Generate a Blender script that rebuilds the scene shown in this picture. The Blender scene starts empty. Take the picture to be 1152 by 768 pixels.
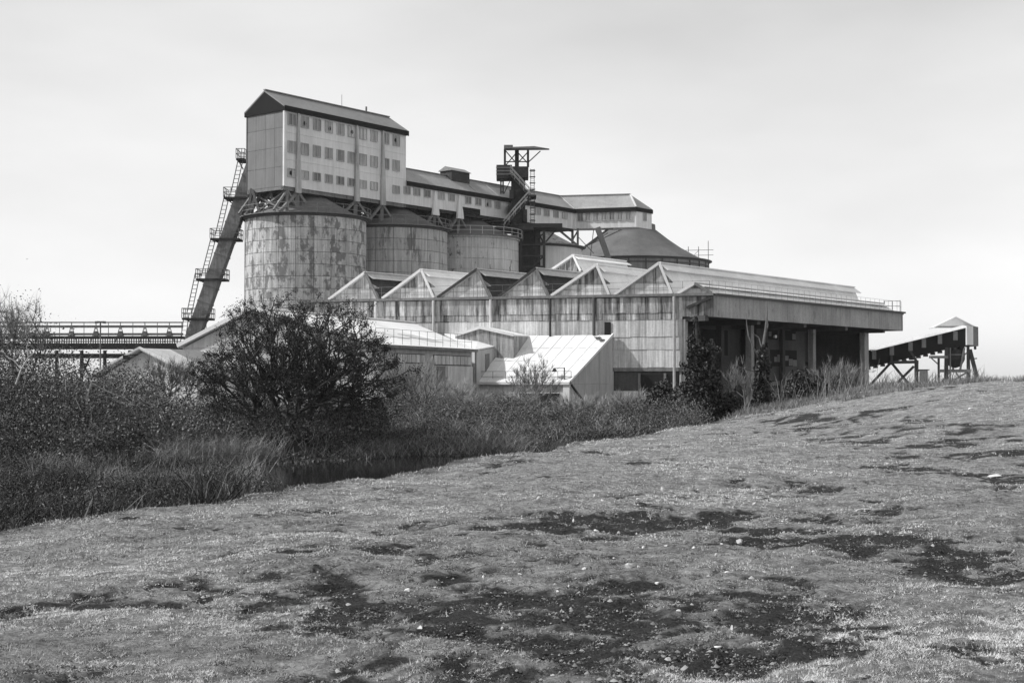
import bpy, math, random
import numpy as np
from mathutils import Vector, Matrix

# ------------------------------------------------------------------ camera
SC = bpy.context.scene
COL = SC.collection
EYE = 1.6
FPX = 1550.0                      # focal length in pixels of the 1152 px wide photograph
PITCH = math.atan(44.0 / FPX)
cam_d = bpy.data.cameras.new('camera')
cam_d.sensor_width = 36.0
cam_d.lens = FPX / 1152.0 * 36.0
cam_d.clip_start = 0.1
cam_d.clip_end = 6000
cam = bpy.data.objects.new('camera', cam_d)
cam.location = (0, 0, EYE)
cam.rotation_euler = (math.pi / 2 + PITCH, 0, 0)
COL.objects.link(cam)
SC.camera = cam

# ------------------------------------------------------------------ sky and sun
SUN_EL = math.radians(41)
SUN_AZ = math.radians(266)        # 0 = +Y, clockwise: hazy sun from the left
to_sun = Vector((math.sin(SUN_AZ) * math.cos(SUN_EL), math.cos(SUN_AZ) * math.cos(SUN_EL), math.sin(SUN_EL)))
world = bpy.data.worlds.new('World')
SC.world = world
world.use_nodes = True
nt = world.node_tree
nt.nodes.clear()
w_out = nt.nodes.new('ShaderNodeOutputWorld')
w_bg = nt.nodes.new('ShaderNodeBackground')
w_sky = nt.nodes.new('ShaderNodeTexSky')
w_sky.sky_type = 'NISHITA'
w_sky.sun_disc = False
w_sky.sun_elevation = SUN_EL
w_sky.sun_rotation = SUN_AZ
w_sky.dust_density = 0.5
w_sky.air_density = 1.0
w_bw = nt.nodes.new('ShaderNodeRGBToBW')
w_mix = nt.nodes.new('ShaderNodeMix'); w_mix.data_type = 'FLOAT'
w_mix.inputs[0].default_value = 0.36          # thin even cloud over the blue sky
w_cl = nt.nodes.new('ShaderNodeTexNoise')
w_cl.inputs['Scale'].default_value = 1.6
w_cl.inputs['Detail'].default_value = 5
w_map = nt.nodes.new('ShaderNodeMapping'); w_map.inputs['Scale'].default_value = (1, 1, 3.2)
w_tc = nt.nodes.new('ShaderNodeTexCoord')
w_rng = nt.nodes.new('ShaderNodeMapRange')
w_rng.inputs[1].default_value = 0.3; w_rng.inputs[2].default_value = 0.7
w_rng.inputs[3].default_value = 5.6; w_rng.inputs[4].default_value = 13.0
nt.links.new(w_tc.outputs['Generated'], w_map.inputs[0])
nt.links.new(w_map.outputs[0], w_cl.inputs['Vector'])
nt.links.new(w_cl.outputs['Fac'], w_rng.inputs[0])
nt.links.new(w_sky.outputs[0], w_bw.inputs[0])
w_gain = nt.nodes.new('ShaderNodeMath'); w_gain.operation = 'MULTIPLY'; w_gain.inputs[1].default_value = 1.36
nt.links.new(w_bw.outputs[0], w_gain.inputs[0])
nt.links.new(w_gain.outputs[0], w_mix.inputs[2])
nt.links.new(w_rng.outputs[0], w_mix.inputs[3])
nt.links.new(w_mix.outputs[0], w_bg.inputs['Color'])
w_bg.inputs['Strength'].default_value = 0.1
nt.links.new(w_bg.outputs[0], w_out.inputs[0])

sun_d = bpy.data.lights.new('sun', 'SUN')
sun_d.energy = 3.6
sun_d.angle = math.radians(2.0)
sun_d.color = (1, 1, 1)
sun = bpy.data.objects.new('sun', sun_d)
sun.rotation_euler = to_sun.to_track_quat('Z', 'Y').to_euler()
sun.location = (-40, -60, 80)
COL.objects.link(sun)

SC.view_settings.view_transform = 'Standard'
SC.view_settings.look = 'None'
SC.view_settings.exposure = 0.18
SC.view_settings.gamma = 1.0
SC.view_settings.use_curve_mapping = False
SC.cycles.max_bounces = 5
SC.cycles.transparent_max_bounces = 4

# ------------------------------------------------------------------ helpers
rng = np.random.default_rng(7)
random.seed(7)
UP = Vector((0, 0, 1))
D = Vector((0.617, 0.787, 0))      # the plant's long axis: silo row, galleries, shed ridges
G = Vector((0.787, -0.617, 0))     # across it, towards the camera's right

def ray(px, py):
    dx = (px - 576) / FPX; dy = (384 - py) / FPX
    return Vector((dx, math.cos(PITCH) - dy * math.sin(PITCH), math.sin(PITCH) + dy * math.cos(PITCH)))
def P(px, py, Y):
    r = ray(px, py); k = Y / r.y
    return Vector((r.x * k, Y, EYE + r.z * k))
def hit(px, py, p0, n):
    r = ray(px, py); e = Vector((0, 0, EYE))
    return e + r * ((Vector(p0) - e).dot(n) / r.dot(n))
def vec(x, y, z=0.0): return Vector((x, y, z))

WLOC = {}
def reg(o, parent, loc):
    COL.objects.link(o)
    pl = WLOC[parent.name] if parent else Vector((0, 0, 0))
    if parent: o.parent = parent
    o.location = Vector(loc) - pl
    WLOC[o.name] = Vector(loc)
    return o
def tag(o, label=None, cat=None, group=None, kind=None):
    if label: o['label'] = label
    if cat: o['category'] = cat
    if group: o['group'] = group
    if kind: o['kind'] = kind
    return o
def thing(name, loc, label, cat, group=None):
    o = bpy.data.objects.new(name, None)
    o.empty_display_size = 0.5
    reg(o, None, loc)
    return tag(o, label, cat, group)
def put(name, mesh, parent, loc, rot=(0, 0, 0), scale=None):
    """an object that shares mesh data; loc in world coordinates"""
    o = bpy.data.objects.new(name, mesh)
    reg(o, parent, loc)
    o.rotation_euler = rot
    if scale: o.scale = scale
    return o

class MB:
    def __init__(s): s.v = []; s.f = []; s.m = []; s.mi = 0
    def add(s, vs, fs):
        b = len(s.v); s.v += [tuple(v) for v in vs]
        for f in fs: s.f.append(tuple(b + i for i in f)); s.m.append(s.mi)
        return s
    def box(s, c, sx, sy, sz, ax=None, ay=None, az=None):
        c = Vector(c); ax = Vector(ax or (1, 0, 0)).normalized(); az = Vector(az or (0, 0, 1)).normalized()
        ay = Vector(ay).normalized() if ay else az.cross(ax).normalized()
        vs = [c + ax * (i * sx / 2) + ay * (j * sy / 2) + az * (k * sz / 2) for k in (-1, 1) for j in (-1, 1) for i in (-1, 1)]
        return s.add(vs, [(0, 2, 3, 1), (4, 5, 7, 6), (0, 1, 5, 4), (2, 6, 7, 3), (0, 4, 6, 2), (1, 3, 7, 5)])
    def bar(s, a, b, w, h=None, up=None):
        a = Vector(a); b = Vector(b); h = h or w; d = b - a
        if d.length < 1e-6: return s
        u = Vector(up or (0, 0, 1))
        if abs(d.normalized().dot(u)) > 0.98: u = Vector((1, 0, 0))
        ay = u.cross(d).normalized(); az = d.normalized().cross(ay)
        return s.box((a + b) / 2, d.length, w, h, d, ay, az)
    def tube(s, a, b, r, n=6, r2=None, caps=True):
        a = Vector(a); b = Vector(b); r2 = r if r2 is None else r2; d = (b - a).normalized()
        u = Vector((0, 0, 1)) if abs(d.z) < 0.9 else Vector((1, 0, 0))
        x = u.cross(d).normalized(); y = d.cross(x)
        vs = [a + (x * math.cos(2 * math.pi * i / n) + y * math.sin(2 * math.pi * i / n)) * r for i in range(n)]
        vs += [b + (x * math.cos(2 * math.pi * i / n) + y * math.sin(2 * math.pi * i / n)) * r2 for i in range(n)]
        fs = [(i, (i + 1) % n, n + (i + 1) % n, n + i) for i in range(n)]
        if caps: fs += [tuple(range(n - 1, -1, -1)), tuple(range(n, 2 * n))]
        return s.add(vs, fs)
    def prism(s, poly, off):
        """polygon swept along a vector"""
        n = len(poly); off = Vector(off)
        vs = [Vector(p) for p in poly] + [Vector(p) + off for p in poly]
        return s.add(vs, [tuple(range(n - 1, -1, -1)), tuple(range(n, 2 * n))] + [(i, (i + 1) % n, n + (i + 1) % n, n + i) for i in range(n)])
    def slab(s, poly, t):
        """flat polygon with thickness t below it along its normal"""
        p = [Vector(q) for q in poly]
        n = (p[1] - p[0]).cross(p[2] - p[0]).normalized()
        if n.z < 0: p.reverse(); n = -n
        return s.prism([q - n * t for q in p], n * t)
    def hull(s, bot, top):
        n = len(bot)
        return s.add(list(bot) + list(top), [tuple(range(n - 1, -1, -1)), tuple(range(n, 2 * n))] + [(i, (i + 1) % n, n + (i + 1) % n, n + i) for i in range(n)])
    def ring(s, c, r, z0, z1, n=64, t=0.1, a0=0, a1=2 * math.pi):
        vs = []; full = abs(a1 - a0 - 2 * math.pi) < 1e-6; m = n if full else n + 1
        for i in range(m):
            a = a0 + (a1 - a0) * i / n
            for rr, z in ((r, z0), (r, z1), (r - t, z1), (r - t, z0)):
                vs.append((c[0] + rr * math.cos(a), c[1] + rr * math.sin(a), z))
        fs = []
        for i in range(n):
            j = (i + 1) % m
            for k in range(4):
                fs.append((i * 4 + k, j * 4 + k, j * 4 + (k + 1) % 4, i * 4 + (k + 1) % 4))
        return s.add(vs, fs)
    def lathe(s, c, prof, n=64):
        vs = []; m = len(prof)
        for i in range(n):
            a = 2 * math.pi * i / n
            for r, z in prof: vs.append((c[0] + r * math.cos(a), c[1] + r * math.sin(a), z))
        fs = []
        for i in range(n):
            j = (i + 1) % n
            for k in range(m - 1): fs.append((i * m + k, j * m + k, j * m + k + 1, i * m + k + 1))
        return s.add(vs, fs)
    def mesh(s, name, mats, smooth=False, loc=(0, 0, 0)):
        me = bpy.data.meshes.new(name)
        l = Vector(loc)
        me.from_pydata([tuple(Vector(v) - l) for v in s.v], [], s.f)
        for m in (mats if isinstance(mats, (list, tuple)) else [mats]): me.materials.append(m)
        if any(s.m): me.polygons.foreach_set('material_index', s.m)
        if smooth: me.polygons.foreach_set('use_smooth', [True] * len(me.polygons))
        import bmesh
        bm = bmesh.new(); bm.from_mesh(me); bmesh.ops.recalc_face_normals(bm, faces=bm.faces); bm.to_mesh(me); bm.free()
        return me
    def build(s, name, mats, parent=None, loc=None, smooth=False):
        if loc is None: loc = WLOC[parent.name] if parent else Vector((0, 0, 0))
        o = bpy.data.objects.new(name, s.mesh(name, mats, smooth, loc))
        return reg(o, parent, loc)

def np_mesh(name, verts, faces, mat, parent=None, loc=(0, 0, 0), attr=None, smooth=False):
    """verts (N,3); faces (M,k) with equal k; attr = dict of per-vertex floats"""
    me = bpy.data.meshes.new(name)
    v = np.asarray(verts, np.float64) - np.asarray(loc)
    f = np.asarray(faces, np.int32); k = f.shape[1]
    me.vertices.add(len(v)); me.vertices.foreach_set('co', v.astype(np.float32).ravel())
    me.loops.add(f.size); me.loops.foreach_set('vertex_index', f.ravel())
    me.polygons.add(len(f))
    me.polygons.foreach_set('loop_start', np.arange(0, f.size, k, dtype=np.int32))
    if smooth: me.polygons.foreach_set('use_smooth', np.ones(len(f), bool))
    me.update(calc_edges=True)
    if attr:
        for an, av in attr.items():
            a = me.attributes.new(an, 'FLOAT', 'POINT'); a.data.foreach_set('value', np.asarray(av, np.float32))
    me.materials.append(mat)
    o = bpy.data.objects.new(name, me)
    return reg(o, parent, loc)

# ------------------------------------------------------------------ materials (the photograph is black and white: all greys)
class NT:
    def __init__(s, m):
        s.t = m.node_tree; s.n = s.t.nodes; s.l = s.t.links
        s.b = s.n['Principled BSDF']
    def new(s, kind, **k):
        n = s.n.new('ShaderNode' + kind)
        for a, v in k.items(): setattr(n, a, v)
        return n
    def link(s, a, b): s.l.new(a, b)
    def math(s, op, a, b=None, clamp=False):
        n = s.new('Math', operation=op); n.use_clamp = clamp
        for i, x in enumerate((a, b)):
            if x is None: continue
            if isinstance(x, (int, float)): n.inputs[i].default_value = x
            else: s.link(x, n.inputs[i])
        return n.outputs[0]
    def rng(s, x, a, b, c, d):
        n = s.new('MapRange'); s.link(x, n.inputs[0])
        for i, v in enumerate((a, b, c, d)): n.inputs[i + 1].default_value = v
        return n.outputs[0]
    def mixf(s, f, a, b):
        n = s.new('Mix'); n.data_type = 'FLOAT'
        for i, x in ((0, f), (2, a), (3, b)):
            if isinstance(x, (int, float)): n.inputs[i].default_value = x
            else: s.link(x, n.inputs[i])
        return n.outputs[0]
    def noise(s, scale, detail=4, rough=0.55, stretch=None, seed=None, coord='pos'):
        n = s.new('TexNoise'); n.noise_dimensions = '4D' if seed is not None else '3D'
        n.inputs['Scale'].default_value = scale; n.inputs['Detail'].default_value = detail; n.inputs['Roughness'].default_value = rough
        if coord == 'pos': v = s.new('NewGeometry').outputs['Position']
        else: v = s.new('TexCoord').outputs['Object']
        if stretch:
            mp = s.new('Mapping'); mp.inputs['Scale'].default_value = stretch; s.link(v, mp.inputs[0]); v = mp.outputs[0]
        s.link(v, n.inputs['Vector'])
        if seed is not None:
            if isinstance(seed, (int, float)): n.inputs['W'].default_value = seed
            else: s.link(seed, n.inputs['W'])
        return n.outputs['Fac']
    def bump(s, h, strength, dist):
        n = s.new('Bump'); n.inputs['Strength'].default_value = strength; n.inputs['Distance'].default_value = dist
        s.link(h, n.inputs['Height']); s.link(n.outputs[0], s.b.inputs['Normal'])

MATS = {}
def weathered(name, base, rough=0.8, rand=0.0, grain=0.12, streak=0.0, blotch=0.0, blotch_val=0.06, blotch_scale=0.45, blotch_cut=0.52,
              wide=0.12, brand=0.35, bstretch=(1, 1, 1), spec=0.3, metallic=0.0):
    """base grey; rand: per-object tone; grain: fine noise; streak: vertical run marks; blotch: patches of another tone; corr: ribs per metre"""
    m = bpy.data.materials.new(name); m.use_nodes = True
    t = NT(m); v = None
    oi = t.new('ObjectInfo').outputs['Random']
    seed = t.math('MULTIPLY', oi, 37.0)
    val = t.rng(t.noise(6.0, 5, 0.65), 0.25, 0.75, base * (1 - grain), base * (1 + grain))
    w = t.rng(t.noise(0.35, 3), 0.3, 0.7, 1 - wide, 1 + wide)
    val = t.math('MULTIPLY', val, w)
    if rand:
        val = t.math('MULTIPLY', val, t.rng(oi, 0, 1, 1 - rand, 1 + rand))
    if streak:
        s1 = t.noise(1.0, 5, 0.75, (3.0, 3.0, 0.16))
        s2 = t.noise(1.0, 3, 0.6, (14, 14, 0.5))
        sm = t.math('MULTIPLY', t.rng(s1, 0.38, 0.60, 1 - streak, 1 + streak * 0.4), t.rng(s2, 0.3, 0.7, 1 - streak * 0.22, 1 + streak * 0.15))
        val = t.math('MULTIPLY', val, sm)
    if blotch:
        b1 = t.noise(blotch_scale, 8, 0.70, bstretch, t.math('MULTIPLY', oi, brand) if rand else 1.3)
        f = t.rng(b1, blotch_cut, blotch_cut + 0.06, 0, blotch); 
        cl = t.new('Clamp'); t.link(f, cl.inputs[0])
        val = t.mixf(cl.outputs[0], val, blotch_val)
    comb = t.new('CombineColor')
    for i in range(3): t.link(val, comb.inputs[i])
    t.link(comb.outputs[0], t.b.inputs['Base Color'])
    t.b.inputs['Roughness'].default_value = rough
    t.b.inputs['Specular IOR Level'].default_value = spec
    t.b.inputs['Metallic'].default_value = metallic
    h = t.noise(9.0, 5, 0.7)
    t.bump(h, 0.35, 0.03)
    MATS[name] = m
    return m

def leafy(name, lo, hi, rough=0.65, trans=0.0):
    m = bpy.data.materials.new(name); m.use_nodes = True
    t = NT(m)
    a = t.new('Attribute'); a.attribute_name = 'tone'
    v = t.rng(a.outputs['Fac'], 0, 1, lo, hi)
    comb = t.new('CombineColor')
    for i in range(3): t.link(v, comb.inputs[i])
    t.link(comb.outputs[0], t.b.inputs['Base Color'])
    t.b.inputs['Roughness'].default_value = rough
    t.b.inputs['Specular IOR Level'].default_value = 0.25
    MATS[name] = m
    return m

M_silo1 = weathered('concrete_patchy', 0.54, brand=0.8, rand=0.09, grain=0.2, streak=0.36, blotch=0.85, blotch_val=0.15, blotch_scale=0.95, blotch_cut=0.50, bstretch=(1, 1, 0.62))
M_silo2 = weathered('concrete_streaked', 0.48, rand=0.06, grain=0.14, streak=0.30, blotch=0.8, blotch_val=0.12, blotch_scale=0.7, blotch_cut=0.55, bstretch=(1, 1, 0.22))
M_silo3 = weathered('concrete_pale', 0.60, rand=0.05, grain=0.10, streak=0.22, blotch=0.85, blotch_val=0.06, blotch_scale=1.1, blotch_cut=0.585, bstretch=(1, 1, 0.45), brand=3.0)
M_silo4 = weathered('painted_silo', 0.72, grain=0.06, streak=0.1)
M_silo5 = weathered('concrete_dark', 0.27, grain=0.12, streak=0.2)
M_joint = weathered('joint_dark', 0.09, grain=0.2)
M_cone = weathered('cone_roof', 0.15, grain=0.25, streak=0.15, blotch=0.6, blotch_val=0.26, blotch_scale=0.4, blotch_cut=0.55)
M_cone4 = weathered('cone_flaking', 0.42, grain=0.25, blotch=0.8, blotch_val=0.12, blotch_scale=1.3, blotch_cut=0.53)
M_cone5 = weathered('cone_grey', 0.13, grain=0.18, streak=0.1, wide=0.25)
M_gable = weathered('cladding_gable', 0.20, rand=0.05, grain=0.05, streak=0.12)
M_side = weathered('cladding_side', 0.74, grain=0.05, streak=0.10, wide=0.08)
M_gal = weathered('cladding_gallery', 0.76, grain=0.05, streak=0.14, wide=0.10)
M_trim = weathered('white_trim', 0.72, grain=0.06)
M_roofdark = weathered('roof_charcoal', 0.022, grain=0.2, spec=0.1, rough=0.95)
M_roofgrey = weathered('roof_grey', 0.25, grain=0.12, streak=0.12)
M_roofgal = weathered('roof_gallery', 0.36, grain=0.12, streak=0.12)
M_win = weathered('window_boarded', 0.38, rand=0.5, grain=0.15, streak=0.35)
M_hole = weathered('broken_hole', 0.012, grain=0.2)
M_steel = weathered('dark_steel', 0.045, grain=0.3, blotch=0.6, blotch_val=0.10, blotch_scale=2.0, blotch_cut=0.55)
M_steelm = weathered('grey_steel', 0.20, grain=0.25, streak=0.2)
M_steell = weathered('pale_steel', 0.42, grain=0.2)
M_shaft = weathered('shaft_plate', 0.26, grain=0.18, streak=0.3, blotch=0.6, blotch_val=0.09, blotch_scale=0.8)
M_sheet = weathered('shed_sheet', 0.46, rand=0.28, grain=0.2, streak=0.88)
M_sheetl = weathered('shed_sheet_pale', 0.60, rand=0.17, grain=0.14, streak=0.34)
M_sheetg = weathered('shed_sheet_gable', 0.46, rand=0.3, grain=0.16, streak=0.7)
M_sheetd = weathered('shed_sheet_dark', 0.28, rand=0.35, grain=0.2, streak=0.85)
M_white = weathered('roof_white', 0.80, rough=0.6, grain=0.05, streak=0.06, rand=0.04)
M_whiteg = weathered('roof_pale', 0.60, grain=0.06, streak=0.12, rand=0.03)
M_bright = weathered('roof_bright', 0.90, rough=0.5, grain=0.04, streak=0.05)
M_ridge = weathered('roof_ridge', 0.50, grain=0.15, streak=0.1, blotch=0.5, blotch_val=0.25, blotch_scale=1.5, blotch_cut=0.58)
M_glaz = weathered('dark_glazing', 0.055, grain=0.2, streak=0.3, rand=0.1)
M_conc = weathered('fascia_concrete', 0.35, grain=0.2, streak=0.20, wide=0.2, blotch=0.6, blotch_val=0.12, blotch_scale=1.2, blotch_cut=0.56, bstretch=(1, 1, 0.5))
M_concd = weathered('concrete_inner_shaded', 0.08, grain=0.2, streak=0.12, wide=0.3, rand=0.1)  # inner concrete darkened in its colour to deepen the shade under the canopy
M_wall = weathered('wall_sheeting', 0.48, grain=0.06, streak=0.2, rand=0.06)
M_wallp = weathered('wall_render', 0.58, grain=0.08, streak=0.25, rand=0.05)
M_bark = weathered('bark', 0.05, grain=0.35)
M_barkp = weathered('bark_pale', 0.40, grain=0.3)
M_twig = weathered('twig_grey', 0.14, grain=0.3)
M_leafh = leafy('leaf_hawthorn', 0.014, 0.085)
M_ivy = leafy('leaf_ivy', 0.015, 0.10, rough=0.45)
M_bramble = leafy('leaf_bramble', 0.02, 0.34)
M_reed = leafy('reed_blade', 0.015, 0.22)
M_dry = leafy('dry_grass', 0.16, 0.42)
M_scrub = leafy('scrub_twig', 0.05, 0.50)
M_turf = leafy('turf_blade', 0.05, 0.74, rough=0.7)
M_stone = weathered('stone_pale', 0.66, grain=0.2, rand=0.15)
M_gravel = leafy('gravel_chip', 0.03, 0.38, rough=0.85)

# ================================================================== TERRAIN
SB = lambda t: (lambda c: c * c * (3 - 2 * c))(np.clip(t, 0, 1))
EDGE = np.array([(-30.0, -14.0), (-12.5, 6.0), (-8.0, 12.2), (-5.7, 15.3), (-5.0, 16.4), (-3.6, 20.3), (-2.45, 24.3), (-1.3, 27.2), (1.0, 34.0), (3.1, 39.0), (5.7, 47.7), (9.7, 59.0), (13, 68), (20, 85)])
FARB = np.array([(-60.0, 24.0), (-20.0, 36.0), (-12.0, 40.5), (-7.0, 43.5), (-3.8, 46.5), (-1.0, 47.5), (1.5, 47.0), (3.0, 46.5), (4.6, 47.5)])
WATER_Z = -0.95
def edge_x(y): return np.interp(y, EDGE[:, 1], EDGE[:, 0])
def far_y(x): return np.interp(x, FARB[:, 0], FARB[:, 1])
_wv = [(rng.uniform(0, 6.28), rng.uniform(0, 6.28), rng.uniform(0, 6.28)) for _ in range(40)]
def waves(x, y, lam, n, k0):
    s = 0
    for i in range(n):
        a, b, c = _wv[(k0 + i) % 40]
        f = 2 * math.pi / (lam * (0.6 + 0.9 * ((i * 0.37) % 1)))
        s = s + np.sin((x * math.cos(a) + y * math.sin(a)) * f + b) * np.sin((x * math.cos(c) + y * math.sin(c)) * f * 0.7 + a)
    return s / (0.95 * math.sqrt(n))
_lat = np.random.default_rng(99).random((512, 512))
def vnoise(x, y):
    xi = np.floor(x).astype(int); yi = np.floor(y).astype(int); fx = x - xi; fy = y - yi
    fx = fx * fx * (3 - 2 * fx); fy = fy * fy * (3 - 2 * fy)
    a = _lat[yi % 512, xi % 512]; b = _lat[yi % 512, (xi + 1) % 512]; c = _lat[(yi + 1) % 512, xi % 512]; d = _lat[(yi + 1) % 512, (xi + 1) % 512]
    return (a * (1 - fx) + b * fx) * (1 - fy) + (c * (1 - fx) + d * fx) * fy
def fbm(x, y, size, octv=5, gain=0.6, off=0.0):
    s = 0; amp = 1; tot = 0
    for k in range(octv):
        s = s + amp * vnoise(x / size * 2 ** k + off + k * 17.3, y / size * 2 ** k + off * 1.7 + k * 9.1); tot += amp; amp *= gain
    return s / tot
def field_h(x, y):
    hill = 1.5 * SB((x - 6.5) / 14.0) * SB((y - 14) / 43.0)
    return hill + 0.07 * waves(x, y, 7, 6, 0) + 0.026 * waves(x, y, 2.2, 7, 9) + 0.085 * (fbm(x, y, 0.6, 4, 0.75, 5.0) - 0.5)
def ground_h(x, y):
    x = np.asarray(x, float); y = np.asarray(y, float)
    f = field_h(x, y)
    near = x - edge_x(y) + 0.16 * waves(x, y, 3.0, 5, 30)           # > 0 on the field side
    far = y - far_y(x) - 0.3 * waves(x, y, 2.5, 4, 13)
    bed = -1.6
    plant = -0.45 + 0.04 * waves(x, y, 6, 5, 3)
    bank_far = bed + (plant - bed) * SB((far + 0.5) / 3.0)
    left = bank_far
    h = left + (f - left) * SB((near + 0.9) / 1.2)
    # the field falls away behind the crest to the level of the works
    crest = 60.5 + 0.6 * waves(x, y * 0, 9, 4, 17)
    b = SB((y - crest) / 16.0)
    h = h * (1 - b) + np.minimum(h, plant) * b
    far_off = SB((np.hypot(x, y) - 260) / 200)
    return h * (1 - far_off) + (-0.5) * far_off
def soil_mask(x, y):
    """1 where the turf is worn to bare dark earth"""
    x = np.asarray(x, float); y = np.asarray(y, float)
    m = np.zeros_like(x)
    for cx, cy, rx, ry, s in SOIL:
        m = np.maximum(m, s * np.clip(1.25 - np.sqrt(((x - cx) / rx) ** 2 + ((y - cy) / ry) ** 2), 0, 1))
    n = 3.0 * (fbm(x, y, 1.7, 7, 0.80) - 0.5) + 2.0 * (fbm(x, y, 0.45, 4, 0.8, 50.0) - 0.5) + 0.10 * waves(x, y * 0.45, 4, 6, 11)
    return np.clip((m * 0.80 + n - 0.27) / 0.62, 0, 1)
def gpt(px, py):
    Y = EYE * FPX / (py - 428.0)
    return ((px - 576) / FPX * Y, Y)
SOIL = []
for px, py, wpx, hpx, s in [(740, 640, 330, 75, .62), (980, 600, 240, 70, .62), (1040, 500, 180, 40, .55), (430, 690, 210, 44, .55), (900, 690, 240, 60, .6), (1080, 690, 120, 50, .5)]:
    x, y = gpt(px, py); _, y1 = gpt(px, py - hpx); _, y2 = gpt(px, py + hpx)
    SOIL.append((x, y, wpx / FPX * y, (y1 - y2) / 2, s))
for px, py, wpx, hpx, s in [(300, 660, 130, 26, .75), (380, 690, 110, 30, .8), (420, 720, 60, 20, .7), (560, 655, 130, 40, .8), (640, 625, 150, 45, .8), (720, 660, 160, 50, .85),
                            (830, 655, 120, 50, .85), (800, 600, 180, 40, .7), (700, 580, 150, 24, .6), (860, 720, 110, 34, .7), (780, 735, 70, 22, .75), (960, 620, 140, 40, .6),
                            (1100, 533, 90, 14, .9), (1040, 490, 60, 10, .7), (930, 545, 90, 14, .6), (360, 572, 70, 10, .8), (740, 521, 60, 7, .7), (1110, 600, 120, 30, .5),
                            (820, 470, 60, 6, .6), (900, 478, 80, 6, .6), (1060, 452, 50, 4, .6), (250, 608, 40, 8, .7), (590, 690, 60, 16, .6), (110, 745, 50, 16, .6), (880, 690, 80, 24, .8)]:
    x, y = gpt(px, py); _, y1 = gpt(px, py - hpx); _, y2 = gpt(px, py + hpx)
    SOIL.append((x, y, 1.15 * wpx / FPX * y, 1.15 * (y1 - y2) / 2, s))

def axis(pieces):
    out = []
    for a, b, st in pieces: out += list(np.arange(a, b, st))
    return np.array(out + [pieces[-1][1]])
xs = axis([(-1600, -200, 200), (-200, -40, 16), (-40, -12, 2.0), (-12, -6, 0.3), (-6, 8, 0.085), (8, 22, 0.25), (22, 60, 2.0), (60, 200, 14), (200, 1600, 200)])
ys = axis([(-1400, -100, 130), (-100, -2, 7), (-2, 6, 0.6), (6, 20, 0.095), (20, 34, 0.17), (34, 80, 0.42), (80, 220, 4), (220, 2200, 180)])
X, Yg = np.meshgrid(xs, ys)
Z = ground_h(X, Yg)
sm = soil_mask(X, Yg)
near_f = np.clip((X - edge_x(Yg)) / 0.8, 0, 1)
sm = sm * near_f
Z = Z - 0.035 * sm * (Yg < 62)
Z = Z + np.where((Yg > 4) & (Yg < 36), rng.normal(0, 0.006, X.shape) + 0.017 * sm * rng.normal(0, 1, X.shape), 0)
nx, ny = len(xs), len(ys)
idx = np.arange(nx * ny).reshape(ny, nx)
F = np.stack([idx[:-1, :-1], idx[:-1, 1:], idx[1:, 1:], idx[1:, :-1]], -1).reshape(-1, 4)
# material of the ground: short winter turf over dark earth; bare earth on the works side of the pond
mg = bpy.data.materials.new('turf_ground'); mg.use_nodes = True
t = NT(mg)
a_s = t.new('Attribute'); a_s.attribute_name = 'soil'
a_f = t.new('Attribute'); a_f.attribute_name = 'field'
gr = t.math('MULTIPLY', t.rng(t.noise(2.2, 8, 0.75), 0.34, 0.66, 0.15, 0.44), t.math('MULTIPLY', t.rng(t.noise(26, 5, 0.75), 0.25, 0.75, 0.4, 1.6), t.rng(t.noise(8, 6, 0.75), 0.3, 0.7, 0.5, 1.5)))
so = t.math('MULTIPLY', t.rng(t.noise(2.2, 5, 0.6), 0.3, 0.7, 0.028, 0.06), t.rng(t.noise(34, 4, 0.8), 0.3, 0.72, 0.3, 2.3))
edge_n = t.math('MULTIPLY', t.math('SUBTRACT', t.noise(7.0, 5, 0.7), 0.5), 1.1)
sf = t.rng(t.math('ADD', a_s.outputs['Fac'], edge_n), 0.3, 0.7, 0, 1)
cl = t.new('Clamp'); t.link(sf, cl.inputs[0])
v = t.mixf(cl.outputs[0], gr, so)
v = t.mixf(a_f.outputs['Fac'], t.rng(t.noise(2.0, 5), 0.3, 0.7, 0.03, 0.09), v)
comb = t.new('CombineColor')
for i in range(3): t.link(v, comb.inputs[i])
t.link(comb.outputs[0], t.b.inputs['Base Color'])
t.b.inputs['Roughness'].default_value = 0.95
t.b.inputs['Specular IOR Level'].default_value = 0.1
t.bump(t.math('ADD', t.noise(34, 6, 0.8), t.math('MULTIPLY', t.noise(9, 5, 0.7), 1.6)), 1.0, 0.06)
ground = np_mesh('ground', np.stack([X.ravel(), Yg.ravel(), Z.ravel()], 1), F, mg, attr={'soil': sm.ravel(), 'field': near_f.ravel()}, smooth=True)
tag(ground, 'short worn winter turf sloping up to the right, bare dark patches', None, None, 'structure')

# pond
mw = bpy.data.materials.new('pond_water'); mw.use_nodes = True
t = NT(mw)
t.b.inputs['Base Color'].default_value = (0.012, 0.012, 0.012, 1)
t.b.inputs['Roughness'].default_value = 0.06
t.b.inputs['IOR'].default_value = 1.33
t.bump(t.noise(5.0, 4, 0.6, (1, 0.4, 1)), 0.10, 0.02)
wx = np.array([-400, -60, -40, -20, -8, 0, 8, 14.0]); wy = np.array([-300, 8, 20, 30, 40, 50, 56.0])
WX, WY = np.meshgrid(wx, wy); wi = np.arange(WX.size).reshape(WX.shape)
WF = np.stack([wi[:-1, :-1], wi[:-1, 1:], wi[1:, 1:], wi[1:, :-1]], -1).reshape(-1, 4)
pond = np_mesh('pond_water', np.stack([WX.ravel(), WY.ravel(), np.full(WX.size, WATER_Z)], 1), WF, mw)
tag(pond, 'dark still pond water below the grassy bank', None, None, 'structure')

def gz(x, y): return float(ground_h(np.array([x]), np.array([y]))[0])
GZ = -0.45        # level of the works

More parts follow.
